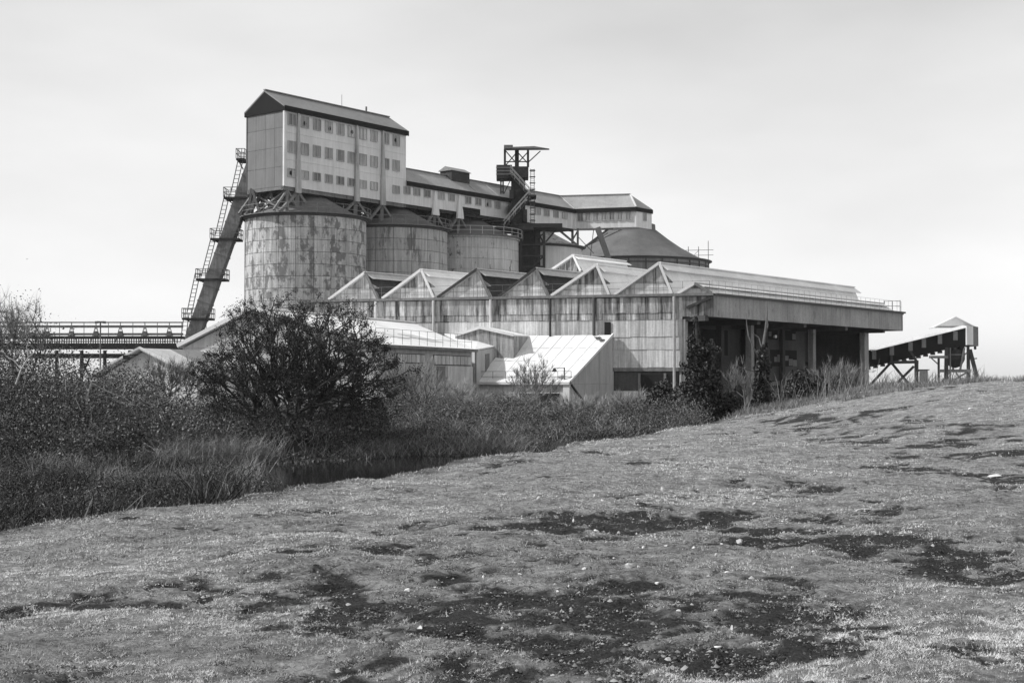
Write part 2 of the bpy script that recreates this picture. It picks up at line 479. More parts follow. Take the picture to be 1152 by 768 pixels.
# ================================================================== SILOS
ANG_D = math.atan2(D.y, D.x)
class Bars(MB):
    """collects bars and links every one as a part of its own"""
    def build(s, name, mats, parent=None, loc=None, smooth=False):
        for i in range(0, len(s.f), 6):
            m = MB(); j = i // 6 * 8
            m.add(s.v[j:j + 8], [tuple(k - j for k in f) for f in s.f[i:i + 6]])
            MB.build(m, name, mats, parent)
def railing(parent, pts, h=1.0, step=1.4, r=0.035, mat=None, closed=False, post_mesh=None, rails=2, name='railing'):
    """rails as one part, every post a sub-part sharing one mesh"""
    mat = mat or M_steelm
    b = MB(); posts = []
    P_ = list(pts) + ([pts[0]] if closed else [])
    for a, c in zip(P_[:-1], P_[1:]):
        a = Vector(a); c = Vector(c)
        for k in range(rails):
            z = h * (1 - k / rails)
            b.bar(a + UP * z, c + UP * z, r * 1.6)
        n = max(1, int(round((c - a).length / step)))
        for i in range(n): posts.append(a + (c - a) * (i / n))
    if not closed: posts.append(Vector(P_[-1]))
    o = b.build(name, mat, parent)
    pm = MB().box((0, 0, h / 2), r * 2, r * 2, h).mesh('post', mat)
    for p in posts: put('post', pm, o, p)
    return o
def circle(c, r, z, n, a0=0.0, a1=2 * math.pi):
    return [vec(c[0] + r * math.cos(a0 + (a1 - a0) * i / n), c[1] + r * math.sin(a0 + (a1 - a0) * i / n), z) for i in range(n if a1 - a0 > 6.28 else n + 1)]

def plate_mesh(r, dang, h, mat, gap=0.05):
    b = MB(); n = 4; g = gap / r
    vs = []
    for k in range(n + 1):
        a = g / 2 + (dang - g) * k / n
        for rr in (r, r - 0.09):
            for z in (gap / 2, h - gap / 2): vs.append((rr * math.cos(a), rr * math.sin(a), z))
    fs = []
    for k in range(n):
        i, j = k * 4, k * 4 + 4
        fs += [(i, j, j + 1, i + 1), (i + 1, j + 1, j + 3, i + 3), (i, i + 2, j + 2, j)]
    fs += [(0, 1, 3, 2), (n * 4, n * 4 + 2, n * 4 + 3, n * 4 + 1)]
    b.add(vs, fs)
    return b.mesh('plate', mat)

def silo(t_, r, rim_z, mat, cone_mat, label, nplates=20, row_h=1.36, rows_from=6.5, plates=True, cone=None, C=None, joint=M_joint, rail=True):
    c = C or (vec(-24, 160) + D * t_)
    s = thing('silo', (c.x, c.y, GZ), label, 'silo')
    top = rim_z
    MB().ring(c, r - (0.07 if plates else 0), GZ - 0.3, top - 0.02, 72, 0.3).build('shell', joint if plates else mat, s, smooth=False)
    if plates:
        da = 2 * math.pi / nplates
        pm = plate_mesh(r, da, row_h, mat)
        face = math.atan2(-c.y, -c.x)
        nrow = int((top - 0.25 - rows_from) / row_h)
        for row in range(nrow):
            z = top - 0.3 - row_h * (row + 1)
            for k in range(nplates):
                a = k * da + 0.13
                if math.cos(a + da / 2 - face) < -0.25: continue
                put('plate', pm, s, (c.x, c.y, z), (0, 0, a))
    MB().ring(c, r + 0.18, top - 0.3, top, 72, 0.5).build('rim', M_joint if mat is not M_silo3 else M_silo3, s)
    MB().ring(c, r + 0.62, top - 0.05, top + 0.03, 72, 1.0).build('walkway', M_steelm, s)
    cone = cone or [(r - 0.15, top - 0.02), (r * 0.76, top + 0.75), (r * 0.5, top + 1.75), (r * 0.27, top + 2.75), (0.05, top + 2.95)]
    MB().lathe(c, cone, 48).build('cone_roof', cone_mat, s, smooth=True)
    if rail:
        railing(s, circle(c, r + 0.55, top + 0.03, 30), 1.05, 2.0, 0.04, rail if rail is not True else M_steelm, closed=True)
    return s, c
silo(0, 7.0, 20.35, M_silo1, M_cone, 'big patchy concrete silo at the left, standing under the tall tower building', nplates=22)
silo(14.5, 7.0, 20.3, M_silo2, M_cone5, 'grey silo with one dark run of stain, second from the left', nplates=20)
silo(29.0, 7.0, 20.3, M_silo3, M_cone5, 'pale silo with small dark chips and a white rim railing, left of the stair tower', nplates=20, rail=M_steell, joint=M_silo2)
silo(43.5, 7.0, 20.3, M_silo4, M_cone4, 'smooth white silo with flaking cone roof, just right of the stair tower', plates=False, rail=False)
c5 = vec(18.6, 216)
s5, _ = silo(0, 12.1, 20.1, M_silo5, M_cone5, 'widest silo with broad dark cone roof, at the right end of the row', plates=False, C=c5,
             cone=[(12.0, 20.08), (10.2, 20.95), (8.0, 22.2), (6.0, 23.6), (4.1, 25.1), (3.95, 25.15), (3.9, 26.0), (0.05, 26.1)], rail=False)
b = MB()
for z in (18.0, 19.2): b.ring(c5, 12.25, z, z + 0.14, 72, 0.3)
b.build('band', M_joint, s5)
b = MB()
for k in range(30):
    a = 2 * math.pi * k / 30; p = c5 + vec(math.cos(a), math.sin(a)) * 12.2
    b.box((p.x, p.y, 14.5), 0.14, 0.14, 10.5)
tag(b.build('rib', M_joint, s5), kind='stuff')
b = MB()
e5 = P(786, 294, 214)
for dx in (-1.6, 0, 1.5): b.bar(e5 + vec(dx, 0, -0.2), e5 + vec(dx, 0, 2.3 + (0.9 if dx > 1 else 0)), 0.09)
for z in (0.9, 1.7): b.bar(e5 + vec(-2.6, 0, z), e5 + vec(2.3, 0, z + 0.1), 0.07)
b.bar(e5 + vec(-1.6, 0, 0.1), e5 + vec(0, 0, 1.7), 0.06)
b.build('scaffold_rail', M_steelm, s5)

# ================================================================== HEAD HOUSE AND GALLERY
A = vec(-25.4, 153.2); TW = 6.2; TL = 20.0
ZB, ZE, ZR = 23.3, 32.2, 34.4
Bc = A - G * TW
hh = thing('tower_building', (A.x, A.y, ZB), 'tall pale tower building with dark gabled roof, perched above the silos', 'building')
def quad_wall(plan, z0, z1):
    return [p + UP * z0 for p in plan], [p + UP * z1 for p in plan]
plan = [A, A + D * TL, Bc + D * TL, Bc]
wl = MB(); wl.hull(*quad_wall(plan, ZB, ZE)); wall_o = wl.build('wall', M_side, hh)
# gable cladding sheets
ncol, nrow = 4, 4
sw = TW / ncol; sh = (ZE - 0.1 - ZB) / nrow
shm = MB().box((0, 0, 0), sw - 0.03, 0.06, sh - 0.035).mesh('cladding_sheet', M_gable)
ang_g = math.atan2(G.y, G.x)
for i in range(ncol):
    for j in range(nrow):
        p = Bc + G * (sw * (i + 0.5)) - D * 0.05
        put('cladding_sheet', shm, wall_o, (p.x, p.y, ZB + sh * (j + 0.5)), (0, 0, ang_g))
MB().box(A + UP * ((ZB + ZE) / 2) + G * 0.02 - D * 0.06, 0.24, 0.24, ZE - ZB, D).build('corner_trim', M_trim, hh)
MB().box(Bc + UP * ((ZB + ZE) / 2) - D * 0.06, 0.14, 0.16, ZE - ZB, D).build('corner_trim', M_joint, hh)
# side sheets' lap lines: three thin drip battens
for z in (ZB + 3.05, ZB + 6.1):
    MB().box(A + D * (TL / 2) + G * 0.02 + UP * z, TL - 0.3, 0.05, 0.05, D).build('lap_strip', M_side, hh)
def gable_roof(parent, p0, across, along, zr, ze, mat_roof, mat_dark, fascia=0.55, over=0.25, ends=(True, True), t=0.16):
    """p0: corner on plan; across: vector over the width; along: vector over the length"""
    a = across.normalized(); l = along.normalized(); w = across.length
    L0 = p0 - l * over - a * over; R0 = p0 + across - l * over + a * over
    M0 = p0 + across * 0.5 - l * over
    al = along + l * 2 * over
    drop = over / (w / 2) * (zr - ze)
    MB().slab([R0 + UP * (ze - drop), R0 + al + UP * (ze - drop), M0 + al + UP * zr, M0 + UP * zr], t).build('roof', mat_roof, parent)
    MB().slab([L0 + UP * (ze - drop), M0 + UP * zr, M0 + al + UP * zr, L0 + al + UP * (ze - drop)], t).build('roof', mat_roof, parent)
    MB().bar(M0 + UP * (zr + 0.06), M0 + al + UP * (zr + 0.06), 0.35, 0.12).build('ridge_cap', mat_roof, parent)
    for q, q2 in ((R0, R0), (L0, L0)):
        MB().bar(q + UP * (ze - drop - fascia / 2) + l * 0.01, q + al + UP * (ze - drop - fascia / 2) - l * 0.01, 0.1, fascia).build('fascia', mat_dark, parent)
    for k, on in enumerate(ends):
        if on:
            off = (l * 0.02) if k == 0 else (al - l * 0.12)
            MB().prism([L0 + off + UP * (ze - drop - fascia * 0.9), R0 + off + UP * (ze - drop - fascia * 0.9), R0 + off + UP * (ze - drop - 0.02), M0 + off + UP * (zr - t - 0.01), L0 + off + UP * (ze - drop - 0.02)], l * 0.1).build('gable_end', mat_dark, parent)
gable_roof(hh, Bc + vec(0, 0), G * TW, D * TL, ZR, ZE + 0.25, M_roofgrey, M_roofdark, fascia=0.6)
# rooftop rods
b = MB(); 
rm = A - G * (TW / 2) + UP * ZR
b = MB().bar(rm + D * 12.0, rm + D * 12.0 + UP * 1.5, 0.05); b.build('roof_rod', M_steelm, hh)
MB().bar(rm + D * 16.2, rm + D * 16.2 + UP * 0.7, 0.2).build('roof_rod', M_steelm, hh)

def win_meshes(w, h):
    f = MB(); th = 0.16
    for sx in (-1, 1): f.box((sx * (w / 2 - 0.03), 0, 0), 0.07, th, h)
    for sz in (-1, 1): f.box((0, -0.003, sz * (h / 2 - 0.03)), w - 0.02, th, 0.07)
    f.box((0, -0.006, 0), 0.06, th, h - 0.1)
    p = MB()
    n = 4
    for i in range(n): p.box((-w / 2 + 0.06 + (w - 0.12) * (i + 0.5) / n, 0.012 * (i % 2), 0), (w - 0.12) / n, 0.03, h - 0.1)
    hl = MB().add([(-0.2, -0.05, -0.1), (0.06, -0.05, -0.28), (0.24, -0.05, -0.05), (0.12, -0.05, 0.26), (-0.12, -0.05, 0.2)], [(0, 1, 2, 3, 4)])
    return f.mesh('window', M_wall), p.mesh('pane', M_win), hl.mesh('broken_pane', M_hole)
def window(parent, meshes, pos, ang, nrm, broken=False):
    w = put('window', meshes[0], parent, pos + nrm * 0.05, (0, 0, ang))
    p = bpy.data.objects.new('pane', meshes[1]); reg(p, w, WLOC[w.name] ); p.location = (0, 0.0, 0)
    if broken:
        p = bpy.data.objects.new('broken_pane', meshes[2]); reg(p, w, WLOC[w.name]); p.location = (random.uniform(-0.2, 0.2), 0, random.uniform(-0.2, 0.2))
        p['label'] = 'dark hole in a broken window pane'
wm1 = win_meshes(1.2, 1.35); wm3 = win_meshes(1.2, 1.0)
cols = [328, 342.7, 356.3, 369.7, 382.8, 395.2, 408.3, 420.7, 433.6, 445.5]
for ri, (ypix, wm) in enumerate(((137.6, wm1), (168, wm1), (197, wm3))):
    z = hit(342.7, ypix, A, G).z
    for ci, px in enumerate(cols):
        if ri == 2 and ci in (8,): continue
        p = hit(px, 150, A, G); p.z = z
        window(hh, wm, p, ANG_D, G, broken=(ri, ci) in ((0, 3), (0, 5), (0, 9), (2, 0), (0, 1)))
def fin(parent, plane0, nrm, al, px, ztop, zbot, w0, w1, mat, d=0.5):
    p = hit(px, 200, plane0, nrm)
    b = MB()
    base = vec(p.x, p.y) + nrm * 0.03
    b.prism([base + UP * zbot - al * (w1 * 0.3), base + UP * zbot + al * (w1 * 0.7), base + UP * (zbot + (ztop - zbot) * 0.35) + al * (w1 * 0.55), base + UP * ztop + al * w0, base + UP * ztop], nrm * d)
    b.build('buttress_fin', mat, parent)
    return base
fins = []
for px in (333.5, 399.5, 429): fins.append(fin(hh, A, G, D, px, ZE - 0.4, ZB - 0.6, 0.16, 0.8, M_silo2, 0.25))

# gallery
gl = thing('conveyor_gallery', (A.x + D.x * TL, A.y + D.y * TL, ZB), 'long pale conveyor gallery with windows bending along the silo tops', 'gallery')
GS = A + D * TL; Q = A + D * 55.6; R2 = vec(17.6, 194.5); S2 = R2 + D * 4.06
GW = 5.0; T2 = Q - G * GW
ZGE, ZGR = 26.15, 28.2
b = MB(); b.hull(*quad_wall([GS + D * 0.01, Q, T2, GS - G * GW + D * 0.01], ZB, ZGE)); b.build('wall', M_gal, gl)
b = MB(); b.hull(*quad_wall([Q + vec(0.01, 0), R2, S2, T2 + vec(0.01, 0)], ZB + 0.02, ZGE)); b.build('wall', M_gal, gl)
K0 = GS - G * (GW / 2) + UP * ZGR; K1 = (Q + T2) / 2 + UP * ZGR
K2 = (R2 + S2) / 2 + (Q - R2).normalized() * 2.0 + UP * ZGR
ov = G * 0.2
n2 = vec(-0.276, -0.961) * 0.2
MB().slab([GS + ov + UP * ZGE, Q + ov + UP * ZGE, K1, K0], 0.14).build('roof', M_roofgal, gl)
MB().slab([GS - G * GW - ov + UP * ZGE, K0, K1, T2 - ov + UP * ZGE], 0.14).build('roof', M_roofgal, gl)
MB().slab([Q + n2 + UP * (ZGE + 0.01), R2 + n2 + UP * (ZGE + 0.01), K2 + UP * 0.01, K1 + UP * 0.01], 0.14).build('roof', M_roofgal, gl)
MB().slab([R2 + n2 + UP * (ZGE + 0.01), S2 + D * 0.1 + G * 0.15 + UP * (ZGE + 0.01), K2 + UP * 0.02], 0.14).build('roof', M_roofgal, gl)
MB().slab([S2 + D * 0.1 + UP * (ZGE + 0.01), T2 + UP * (ZGE + 0.01), K1 + UP * 0.01, K2 + UP * 0.01], 0.14).build('roof', M_roofgal, gl)
for a_, b_ in ((GS + ov, Q + ov), (Q + n2, R2 + n2), (R2 + n2, S2 + G * 0.12 + D * 0.1)):
    MB().bar(a_ + UP * (ZGE - 0.32), b_ + UP * (ZGE - 0.32), 0.12, 0.55).build('fascia', M_roofdark, gl)
for a_, b_ in ((Q + n2, K1), (R2 + n2, K2)):
    MB().bar((a_ + UP * (ZGE + 0.06)) if a_.z < 1 else a_, b_ + UP * 0.06, 0.22, 0.1).build('roof_joint', M_trim, gl)
for sfr in (13.5, 18.0, 27.0):
    a_ = GS + ov + D * sfr; k_ = K0 + D * sfr
    MB().bar(a_ + UP * (ZGE + 0.05), k_ + UP * 0.05, 0.1, 0.05).build('roof_joint', M_steell, gl)
MB().bar(K0 + UP * 0.08, K1 + UP * 0.08, 0.3, 0.1).build('ridge_cap', M_roofgrey, gl)
MB().bar(K1 + UP * 0.09, K2 + UP * 0.09, 0.3, 0.1).build('ridge_cap', M_roofgrey, gl)
# roof vent
vp = hit(514, 200, A - G * (GW / 2), G); vp = vec(vp.x, vp.y, ZGR)
v0 = vp - D * 2.2 - G * 1.0 + UP * -0.7
vent = MB().hull([v0, v0 + D * 3.6, v0 + D * 3.6 + G * 2.0, v0 + G * 2.0], [q + UP * 1.35 for q in (v0, v0 + D * 3.6, v0 + D * 3.6 + G * 2.0, v0 + G * 2.0)]).build('roof_vent', M_steel, gl)
b = MB()
v1 = v0 + UP * 1.36 - D * 0.2
b.prism([v1 - G * 0.2, v1 + G * 2.2, v1 + G * 1.0 + UP * 0.6], D * 4.0); b.build('vent_cap', M_roofgrey, vent)
wg = win_meshes(1.2, 0.95); wg2 = win_meshes(0.86, 1.25)
zg = hit(468.6, 216, A, G).z
for i, px in enumerate([457.5, 468.6, 480.4, 496, 507.7, 526.5, 537.7, 548.9, 559.5, 604.8, 614.7, 625, 635]):
    p = hit(px, 220, A, G); p.z = zg
    window(hh if i == -1 else gl, wg, p, ANG_D, G, broken=i in (7,))
n2u = vec(-0.276, -0.961); ang2 = math.atan2(R2.y - Q.y, R2.x - Q.x)
zg2 = hit(680, 243.3, Q, n2u).z
for i, px in enumerate([653, 661.5, 670.5, 679.6, 688.7, 698, 707]):
    p = hit(px, 243, Q, n2u); p.z = zg2
    window(gl, wg2, p, ang2, n2u)
p = hit(725, 243.5, R2, G); p.z = zg2
window(gl, wg2, p, ANG_D, G)
gfins = []
for px in (487.5, 515): gfins.append(fin(gl, A, G, D, px, ZGE - 0.7, ZB - 0.9, 0.12, 1.25, M_gal, 0.3))
gfins.append(fin(gl, A, G, D, 645.5, ZGE - 1.2, ZB - 0.1, 0.1, 1.0, M_gal, 0.3))
ms = hit(530, 244, A, G)
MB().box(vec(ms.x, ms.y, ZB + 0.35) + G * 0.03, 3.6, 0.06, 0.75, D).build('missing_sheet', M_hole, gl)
# under-frame of tower and gallery
b = MB()
for off in (0.3, TW - 0.3):
    b.bar(A - G * off - D * 0.1 + UP * (ZB - 0.22), A - G * off + D * TL + UP * (ZB - 0.22), 0.3, 0.42)
for k in range(11):
    q = A + D * (TL * k / 10) + UP * (ZB - 0.2); b.bar(q - G * 0.1, q - G * (TW - 0.1), 0.2, 0.35)
b.build('floor_beams', M_steelm, hh)
b = MB()
for off in (0.3, GW - 0.3):
    b.bar(GS - G * off + UP * (ZB - 0.2), Q - G * off + UP * (ZB - 0.2), 0.25, 0.38)
for k in range(16):
    q = GS + D * (35.0 * k / 15) + UP * (ZB - 0.2); b.bar(q - G * 0.1, q - G * (GW - 0.1), 0.16, 0.3)
b.build('floor_beams', M_steel, gl)
def trestle(parent, base, ztop, zbot, spread, mat, w=0.28, brace=True, width=5.0):
    b = MB()
    for o in (0.2, width - 0.2):
        q = base - G * o
        b.bar(q + UP * ztop, q + UP * zbot, w)
        if brace:
            b.bar(q + UP * (ztop - 0.1), q - D * spread + UP * zbot, w * 0.75)
            b.bar(q + UP * (ztop - 0.1), q + D * spread + UP * zbot, w * 0.75)
    b.bar(base - G * 0.2 + UP * ztop, base - G * (width - 0.2) + UP * zbot, w * 0.6)
    b.bar(base - G * 0.2 + UP * zbot, base - G * (width - 0.2) + UP * ztop, w * 0.6)
    b.build('trestle', mat, parent)
for i, q in enumerate(fins): trestle(hh, q + D * 0.3, ZB - 0.3, 20.4 + (0 if i != 1 else 0.3), 2.6, M_steelm, 0.42 if i == 0 else 0.36, True, TW)
trestle(hh, A + D * 0.6, ZB - 0.3, 20.5, 2.0, M_steelm, 0.3, True, TW)
b = MB()
lft = P(285, 212, 158)
for px0, py0, px1, py1, Y in ((283, 212, 279, 243, 156.5), (284, 214, 292, 240, 156), (290, 212, 281, 240, 156.5), (303, 211, 310, 238, 156), (296, 212, 284, 236, 157), (310, 212, 292, 232, 157), (322, 214, 300, 236, 156)):
    b.bar(P(px0, py0, Y), P(px1, py1, Y), 0.28)
b.build('end_brace', M_steelm, hh)
for q in gfins[:2]: trestle(gl, q + D * 0.4, ZB - 0.3, 20.5, 2.2, M_steelm, 0.34, True, GW)
b = Bars()
q = gfins[2]
for px0, py0, px1, py1, Y, w in ((644, 257, 644, 276, 197.5, 0.35), (650, 257, 650, 277, 196.5, 0.3), (651, 258, 644, 270, 197, 0.22), (672, 256, 685, 292, 196, 0.75), (678, 257, 690, 257, 196, 0.3),
                             (684, 258, 655, 280, 197, 0.3), (650, 266, 668, 285, 197, 0.1), (655, 280, 684, 262, 197, 0.12), (668, 257, 664, 290, 198, 0.1), (700, 258, 655, 279, 198, 0.12), (623, 254, 652, 278, 196, 0.3), (612, 254, 622, 262, 192, 0.3)):
    b.bar(P(px0, py0, Y), P(px1, py1, Y), w)
b.build('leg_bar', M_steelm, gl)
# debris heap on the first silo's cone and duct work between
b = MB()
for k in range(9):
    q = A + D * (6 + 3.4 * k) - G * (2.2 + 0.5 * math.sin(k * 2.1))
    b.tube(q + UP * 20.9, q + UP * (ZB - 0.1), 0.65 + 0.2 * math.sin(k), 8)
for k in range(6):
    q = A + D * (9 + 5.3 * k) - G * 3.0
    b.box(q + UP * (ZB - 0.75), 2.2, 1.8, 1.0, D)
tag(b.build('chutes', M_steel, gl), kind='stuff')

# ================================================================== INCLINED ELEVATOR SHAFT (left)
IY = 158.6
sf = thing('inclined_shaft', vec(P(208, 428, IY).x, IY, GZ), 'steep inclined steel elevator shaft with landings leaning on the left silo', 'shaft')
a_ = P(206, 412, IY); b_ = P(287, 183, IY)
ax = (b_ - a_).normalized()
MB().bar(a_ , b_, 1.8, 1.5, up=(1, 0, 0.1)).build('casing', M_shaft, sf)
bn = MB()
for k in range(1, 13):
    c = a_ + (b_ - a_) * (k / 13.0)
    MB().bar(c, c + ax * 0.16, 1.9, 1.62, up=(1, 0, 0.1)).build('flange', M_steelm, sf)
for k, (y, x0, x1) in enumerate(((224, 254, 279), (270, 239, 271), (315, 223, 255.5), (359, 207.5, 239), (181, 268, 277.5))):
    p0 = P(x0, y, IY); p1 = P(x1, y, IY); c = (p0 + p1) / 2; L = (p1 - p0).length
    dpt = 2.6
    lo = MB().box(c, L, dpt, 0.22).build('landing', M_steel, sf)
    cs = [c + vec(sx * L / 2, sy * dpt / 2, 0.1) for sx, sy in ((-1, -1), (1, -1), (1, 1), (-1, 1))]
    r_ = MB(); 
    for i in range(4):
        u, w = cs[i], cs[(i + 1) % 4]
        for h_ in (0.55, 1.1): r_.bar(u + UP * h_, w + UP * h_, 0.07)
        for j in range(3): q = u + (w - u) * (j / 3); r_.bar(q, q + UP * 1.1, 0.07)
    r_.build('handrail', M_steelm, lo)
    b = MB().bar(c - UP * 0.1 + vec(-L * 0.4, 0, 0), c + vec(0.1, 0, -1.0), 0.12); b.build('bracket', M_steel, lo)
for (x0, y0, x1, y1) in ((213, 352, 222.5, 307), (229, 311, 240, 268), (245, 264, 256, 217), (263, 215, 271, 178), (205, 391, 210, 352)):
    p0 = P(x0, y0, IY - 0.8); p1 = P(x1, y1, IY - 0.8); l = MB()
    for o in (-0.28, 0.28): l.bar(p0 + vec(o, 0, 0), p1 + vec(o, 0, 0), 0.09)
    n = int((p1 - p0).length / 0.45)
    for i in range(1, n): c = p0 + (p1 - p0) * (i / n); l.bar(c - vec(0.28, 0, 0), c + vec(0.28, 0, 0), 0.06)
    l.build('ladder', M_steelm, sf)

# ================================================================== STAIR TOWER
SY = 184.0
def S(px, py, dy=0.0): return P(px, py, SY + dy)
st = thing('stair_tower', vec(S(592, 300).x, SY, GZ), 'dark steel stair tower with zigzag stairs and flat canopy, before the gallery', 'tower')
def sbox(px0, py0, px1, py1, d0, d1):
    a0 = S(px0, py1); a1 = S(px1, py0)
    return (vec((a0.x + a1.x) / 2, SY + (d0 + d1) / 2, (a0.z + a1.z) / 2), a1.x - a0.x, d1 - d0, a1.z - a0.z)
MB().box(*sbox(575, 198, 591, 262, 0.4, 2.4)).build('shaft_casing', M_steel, st)
MB().box(*sbox(584, 258, 608, 312, 0.6, 3.2)).build('shaft_casing', M_steel, st)
MB().box(*sbox(558.5, 186, 576, 201, -0.4, 2.6)).build('machine_cabin', M_steel, st)
MB().box(*sbox(576.3, 187.5, 594.5, 200, -0.2, 2.6)).build('machine_cabin', M_steel, st)
b = MB()
for y in (188.5, 192.3, 196): b.bar(S(558, y, -0.55), S(577, y, -0.55), 0.14)
b.build('cabin_rail', M_steelm, st)
b = Bars()
for px, w, dy in ((568, 0.3, 0), (568, 0.25, 2.4), (581.5, 0.55, 0.8), (594, 0.3, 0), (594, 0.25, 2.4)): b.bar(S(px, 188, dy), S(px, 168, dy), w)
for x0, y0, x1, y1 in ((569, 170, 581, 184), (581, 172, 569, 186), (582, 171, 594, 184), (594, 171, 582, 184), (595, 182, 608, 170), (568, 182, 594, 182)):
    b.bar(S(x0, y0), S(x1, y1), 0.13)
b.build('frame_bar', M_steel, st)
MB().hull([S(567, 169.5, -1.6), S(618, 168.8, -1.6), S(618, 168.8, 3.4), S(567, 169.5, 3.4)], [S(567, 167, -1.6), S(618, 167.3, -1.6), S(601, 164.5, 3.4), S(567, 165.6, 3.4)]).build('canopy_roof', M_steel, st)
MB().box(*sbox(567, 165.5, 577, 169.5, -1.7, -1.62)).build('canopy_edge', M_steelm, st)
def flight(x0, y0, x1, y1, dy):
    p0 = S(x0, y0, dy); p1 = S(x1, y1, dy); f = MB()
    n = max(4, int((p1 - p0).length / 0.3))
    for w in (-0.55, 0.55): f.bar(p0 + vec(0, w, 0), p1 + vec(0, w, 0), 0.06, 0.2)
    for i in range(n + 1):
        c = p0 + (p1 - p0) * (i / n); f.box(c, 0.32, 1.05, 0.06)
    o = f.build('stair_flight', M_steel, st)
    r_ = MB()
    for w in (-0.6, 0.6):
        for h_ in (0.6, 1.15): r_.bar(p0 + vec(0, w, h_), p1 + vec(0, w, h_), 0.08)
        for i in range(0, n + 1, 3):
            c = p0 + (p1 - p0) * (i / n) + vec(0, w, 0); r_.bar(c, c + UP * 1.15, 0.045)
    r_.build('handrail', M_steell, o)
flight(574, 197, 598, 224, -1.0)
flight(596, 224, 578, 244, -2.3)
flight(578, 244, 566, 259, -2.3)
MB().box(*sbox(592, 222.5, 603, 224, -3.0, 0.6)).build('landing', M_steel, st)
MB().box(*sbox(554, 258, 600, 261, -3.0, 2.5)).build('landing', M_steel, st)
MB().box(*sbox(584, 253.5, 632, 258, -2.4, 3.0)).build('landing', M_steel, st)
MB().box(*sbox(556, 250, 575, 252, -2.6, 1.5)).build('landing', M_steel, st)
b = Bars()
for x0 in (554, 566, 578): 
    for y in (252.5, 256): b.bar(S(x0, y, -2.9), S(x0 + 12, y, -2.9), 0.08)
    b.bar(S(x0, 259, -2.9), S(x0, 250.5, -2.9), 0.08)
for px in (563.5, 566): b.bar(S(px, 201, -0.2), S(px, 218, -0.2), 0.2)
for y in (204, 210, 216): b.bar(S(562.5, y, -0.2), S(567, y, -0.2), 0.14)
b.bar(S(575, 201), S(567, 218), 0.1)
b.build('frame_bar', M_steel, st)
b = Bars()
for px, dy in ((586, -1.5), (612, -1.5), (612, 2.6), (604, -1.0)): b.bar(S(px, 258, dy), S(px, 445, dy), 0.36)
for y in (275, 288, 300): b.bar(S(586, y, -1.5), S(612, y, -1.5), 0.22)
for x0, y0, x1, y1 in ((606, 262, 612, 275), (614, 272, 626, 258), (604, 268, 613, 262), (598, 300, 612, 288)): b.bar(S(x0, y0, -1.4), S(x1, y1, -1.4), 0.2)
b.build('leg_bar', M_steel, st)
b = MB()
for px in (597, 601): b.bar(S(px, 190, -0.4), S(px, 252, -0.4), 0.08)
for k in range(24): y = 191 + 2.55 * k; b.bar(S(597, y, -0.4), S(601, y, -0.4), 0.05)
for k in range(9): y = 192 + 7 * k; c = S(599, y, -0.8); b.box(c, 0.75, 0.75, 0.07)
b.build('cage_ladder', M_steelm, st)
b = MB()
for x0, y0, x1, y1 in ((573, 224, 578, 214), (591, 214, 596, 222), (576, 232, 571, 240), (589, 236, 593, 250)): b.box(*sbox(min(x0, x1), min(y0, y1), max(x0, x1), max(y0, y1), -0.4, 0.8))
b.build('equipment', M_steel, st)

# ================================================================== GANTRY (far left)
GY = 150.0
gt = thing('conveyor_gantry', vec(P(60, 428, GY).x, GY, GZ), 'long low steel conveyor gantry with pipes and a-frames, far left', 'gantry')
def gbar(name, x0, x1, y, w, h, dy=0, mat=M_steelm):
    MB().bar(P(x0, y, GY + dy), P(x1, y, GY + dy), w, h).build(name, mat, gt)
gbar('top_rail', -60, 206, 362.6, 0.12, 0.14)
gbar('pipe', -60, 206, 367.2, 0.22, 0.26, 0, M_steelm)
gbar('pipe', -60, 206, 375.8, 0.2, 0.24, 0, M_steelm)
gbar('walkway', -60, 206, 379.6, 1.6, 0.28, 0, M_steel)
gbar('girder', -60, 206, 389.6, 1.2, 0.62, 0, M_steel)
gbar('girder', 30, 160, 400.3, 0.9, 0.5, 0.5, M_steel)
gbar('cable_tray', -60, 206, 384.0, 0.3, 0.10, 0, M_steelm)
gbar('cable_tray', -60, 206, 386.4, 0.3, 0.08, 0.6, M_steelm)
am = MB()
am.bar((-0.9, 0, -1.6), (-0.05, 0, 0.55), 0.12); am.bar((0.9, 0, -1.6), (0.05, 0, 0.55), 0.12)
am.box((0, 0, -0.65), 0.55, 0.5, 0.75); am.tube((0, -0.3, -0.55), (0, 0.3, -0.55), 0.42, 10)
am.bar((0, 0, 0), (0, 0, 1.05), 0.12)
am = am.mesh('a_frame', M_steelm)
for k in range(10): put('a_frame', am, gt, P(25.5 + 27.5 * (k - 1) , 371, GY - 0.3), (0, 0, 0), (0.62, 0.62, 0.85))
bm_ = MB().box((0, 0, 0), 0.10, 0.12, 0.75).mesh('baluster', M_steelm)
for k in range(60): put('baluster', bm_, gt, P(40 + 2.7 * k, 384.6, GY - 0.45))
for k in range(10):
    MB().bar(P(12 + 27.5 * (k - 1), 363, GY), P(12 + 27.5 * (k - 1), 380, GY), 0.06).build('stanchion', M_steelm, gt)
for px in (64, 92, 118, 146):
    c = P(px, 394, GY)
    MB().bar(c, vec(c.x, c.y, GZ), 0.3, 0.3).build('leg', M_steel, gt)
for px in (96, 146):
    b = MB(); b.bar(P(px - 5, 402, GY - 0.4), P(px + 5, 425, GY - 0.4), 0.16); b.bar(P(px + 5, 402, GY - 0.4), P(px - 5, 425, GY - 0.4), 0.16); b.build('cross_brace', M_steel, gt)
lp = thing('lamp_post', vec(P(113, 428, 128).x, 128, GZ), 'thin lamp post with twin floodlights before the gantry', 'lamp post')
MB().tube(vec(P(113, 428, 128).x, 128, GZ), P(113, 362, 128), 0.07, 8).build('pole', M_steelm, lp)
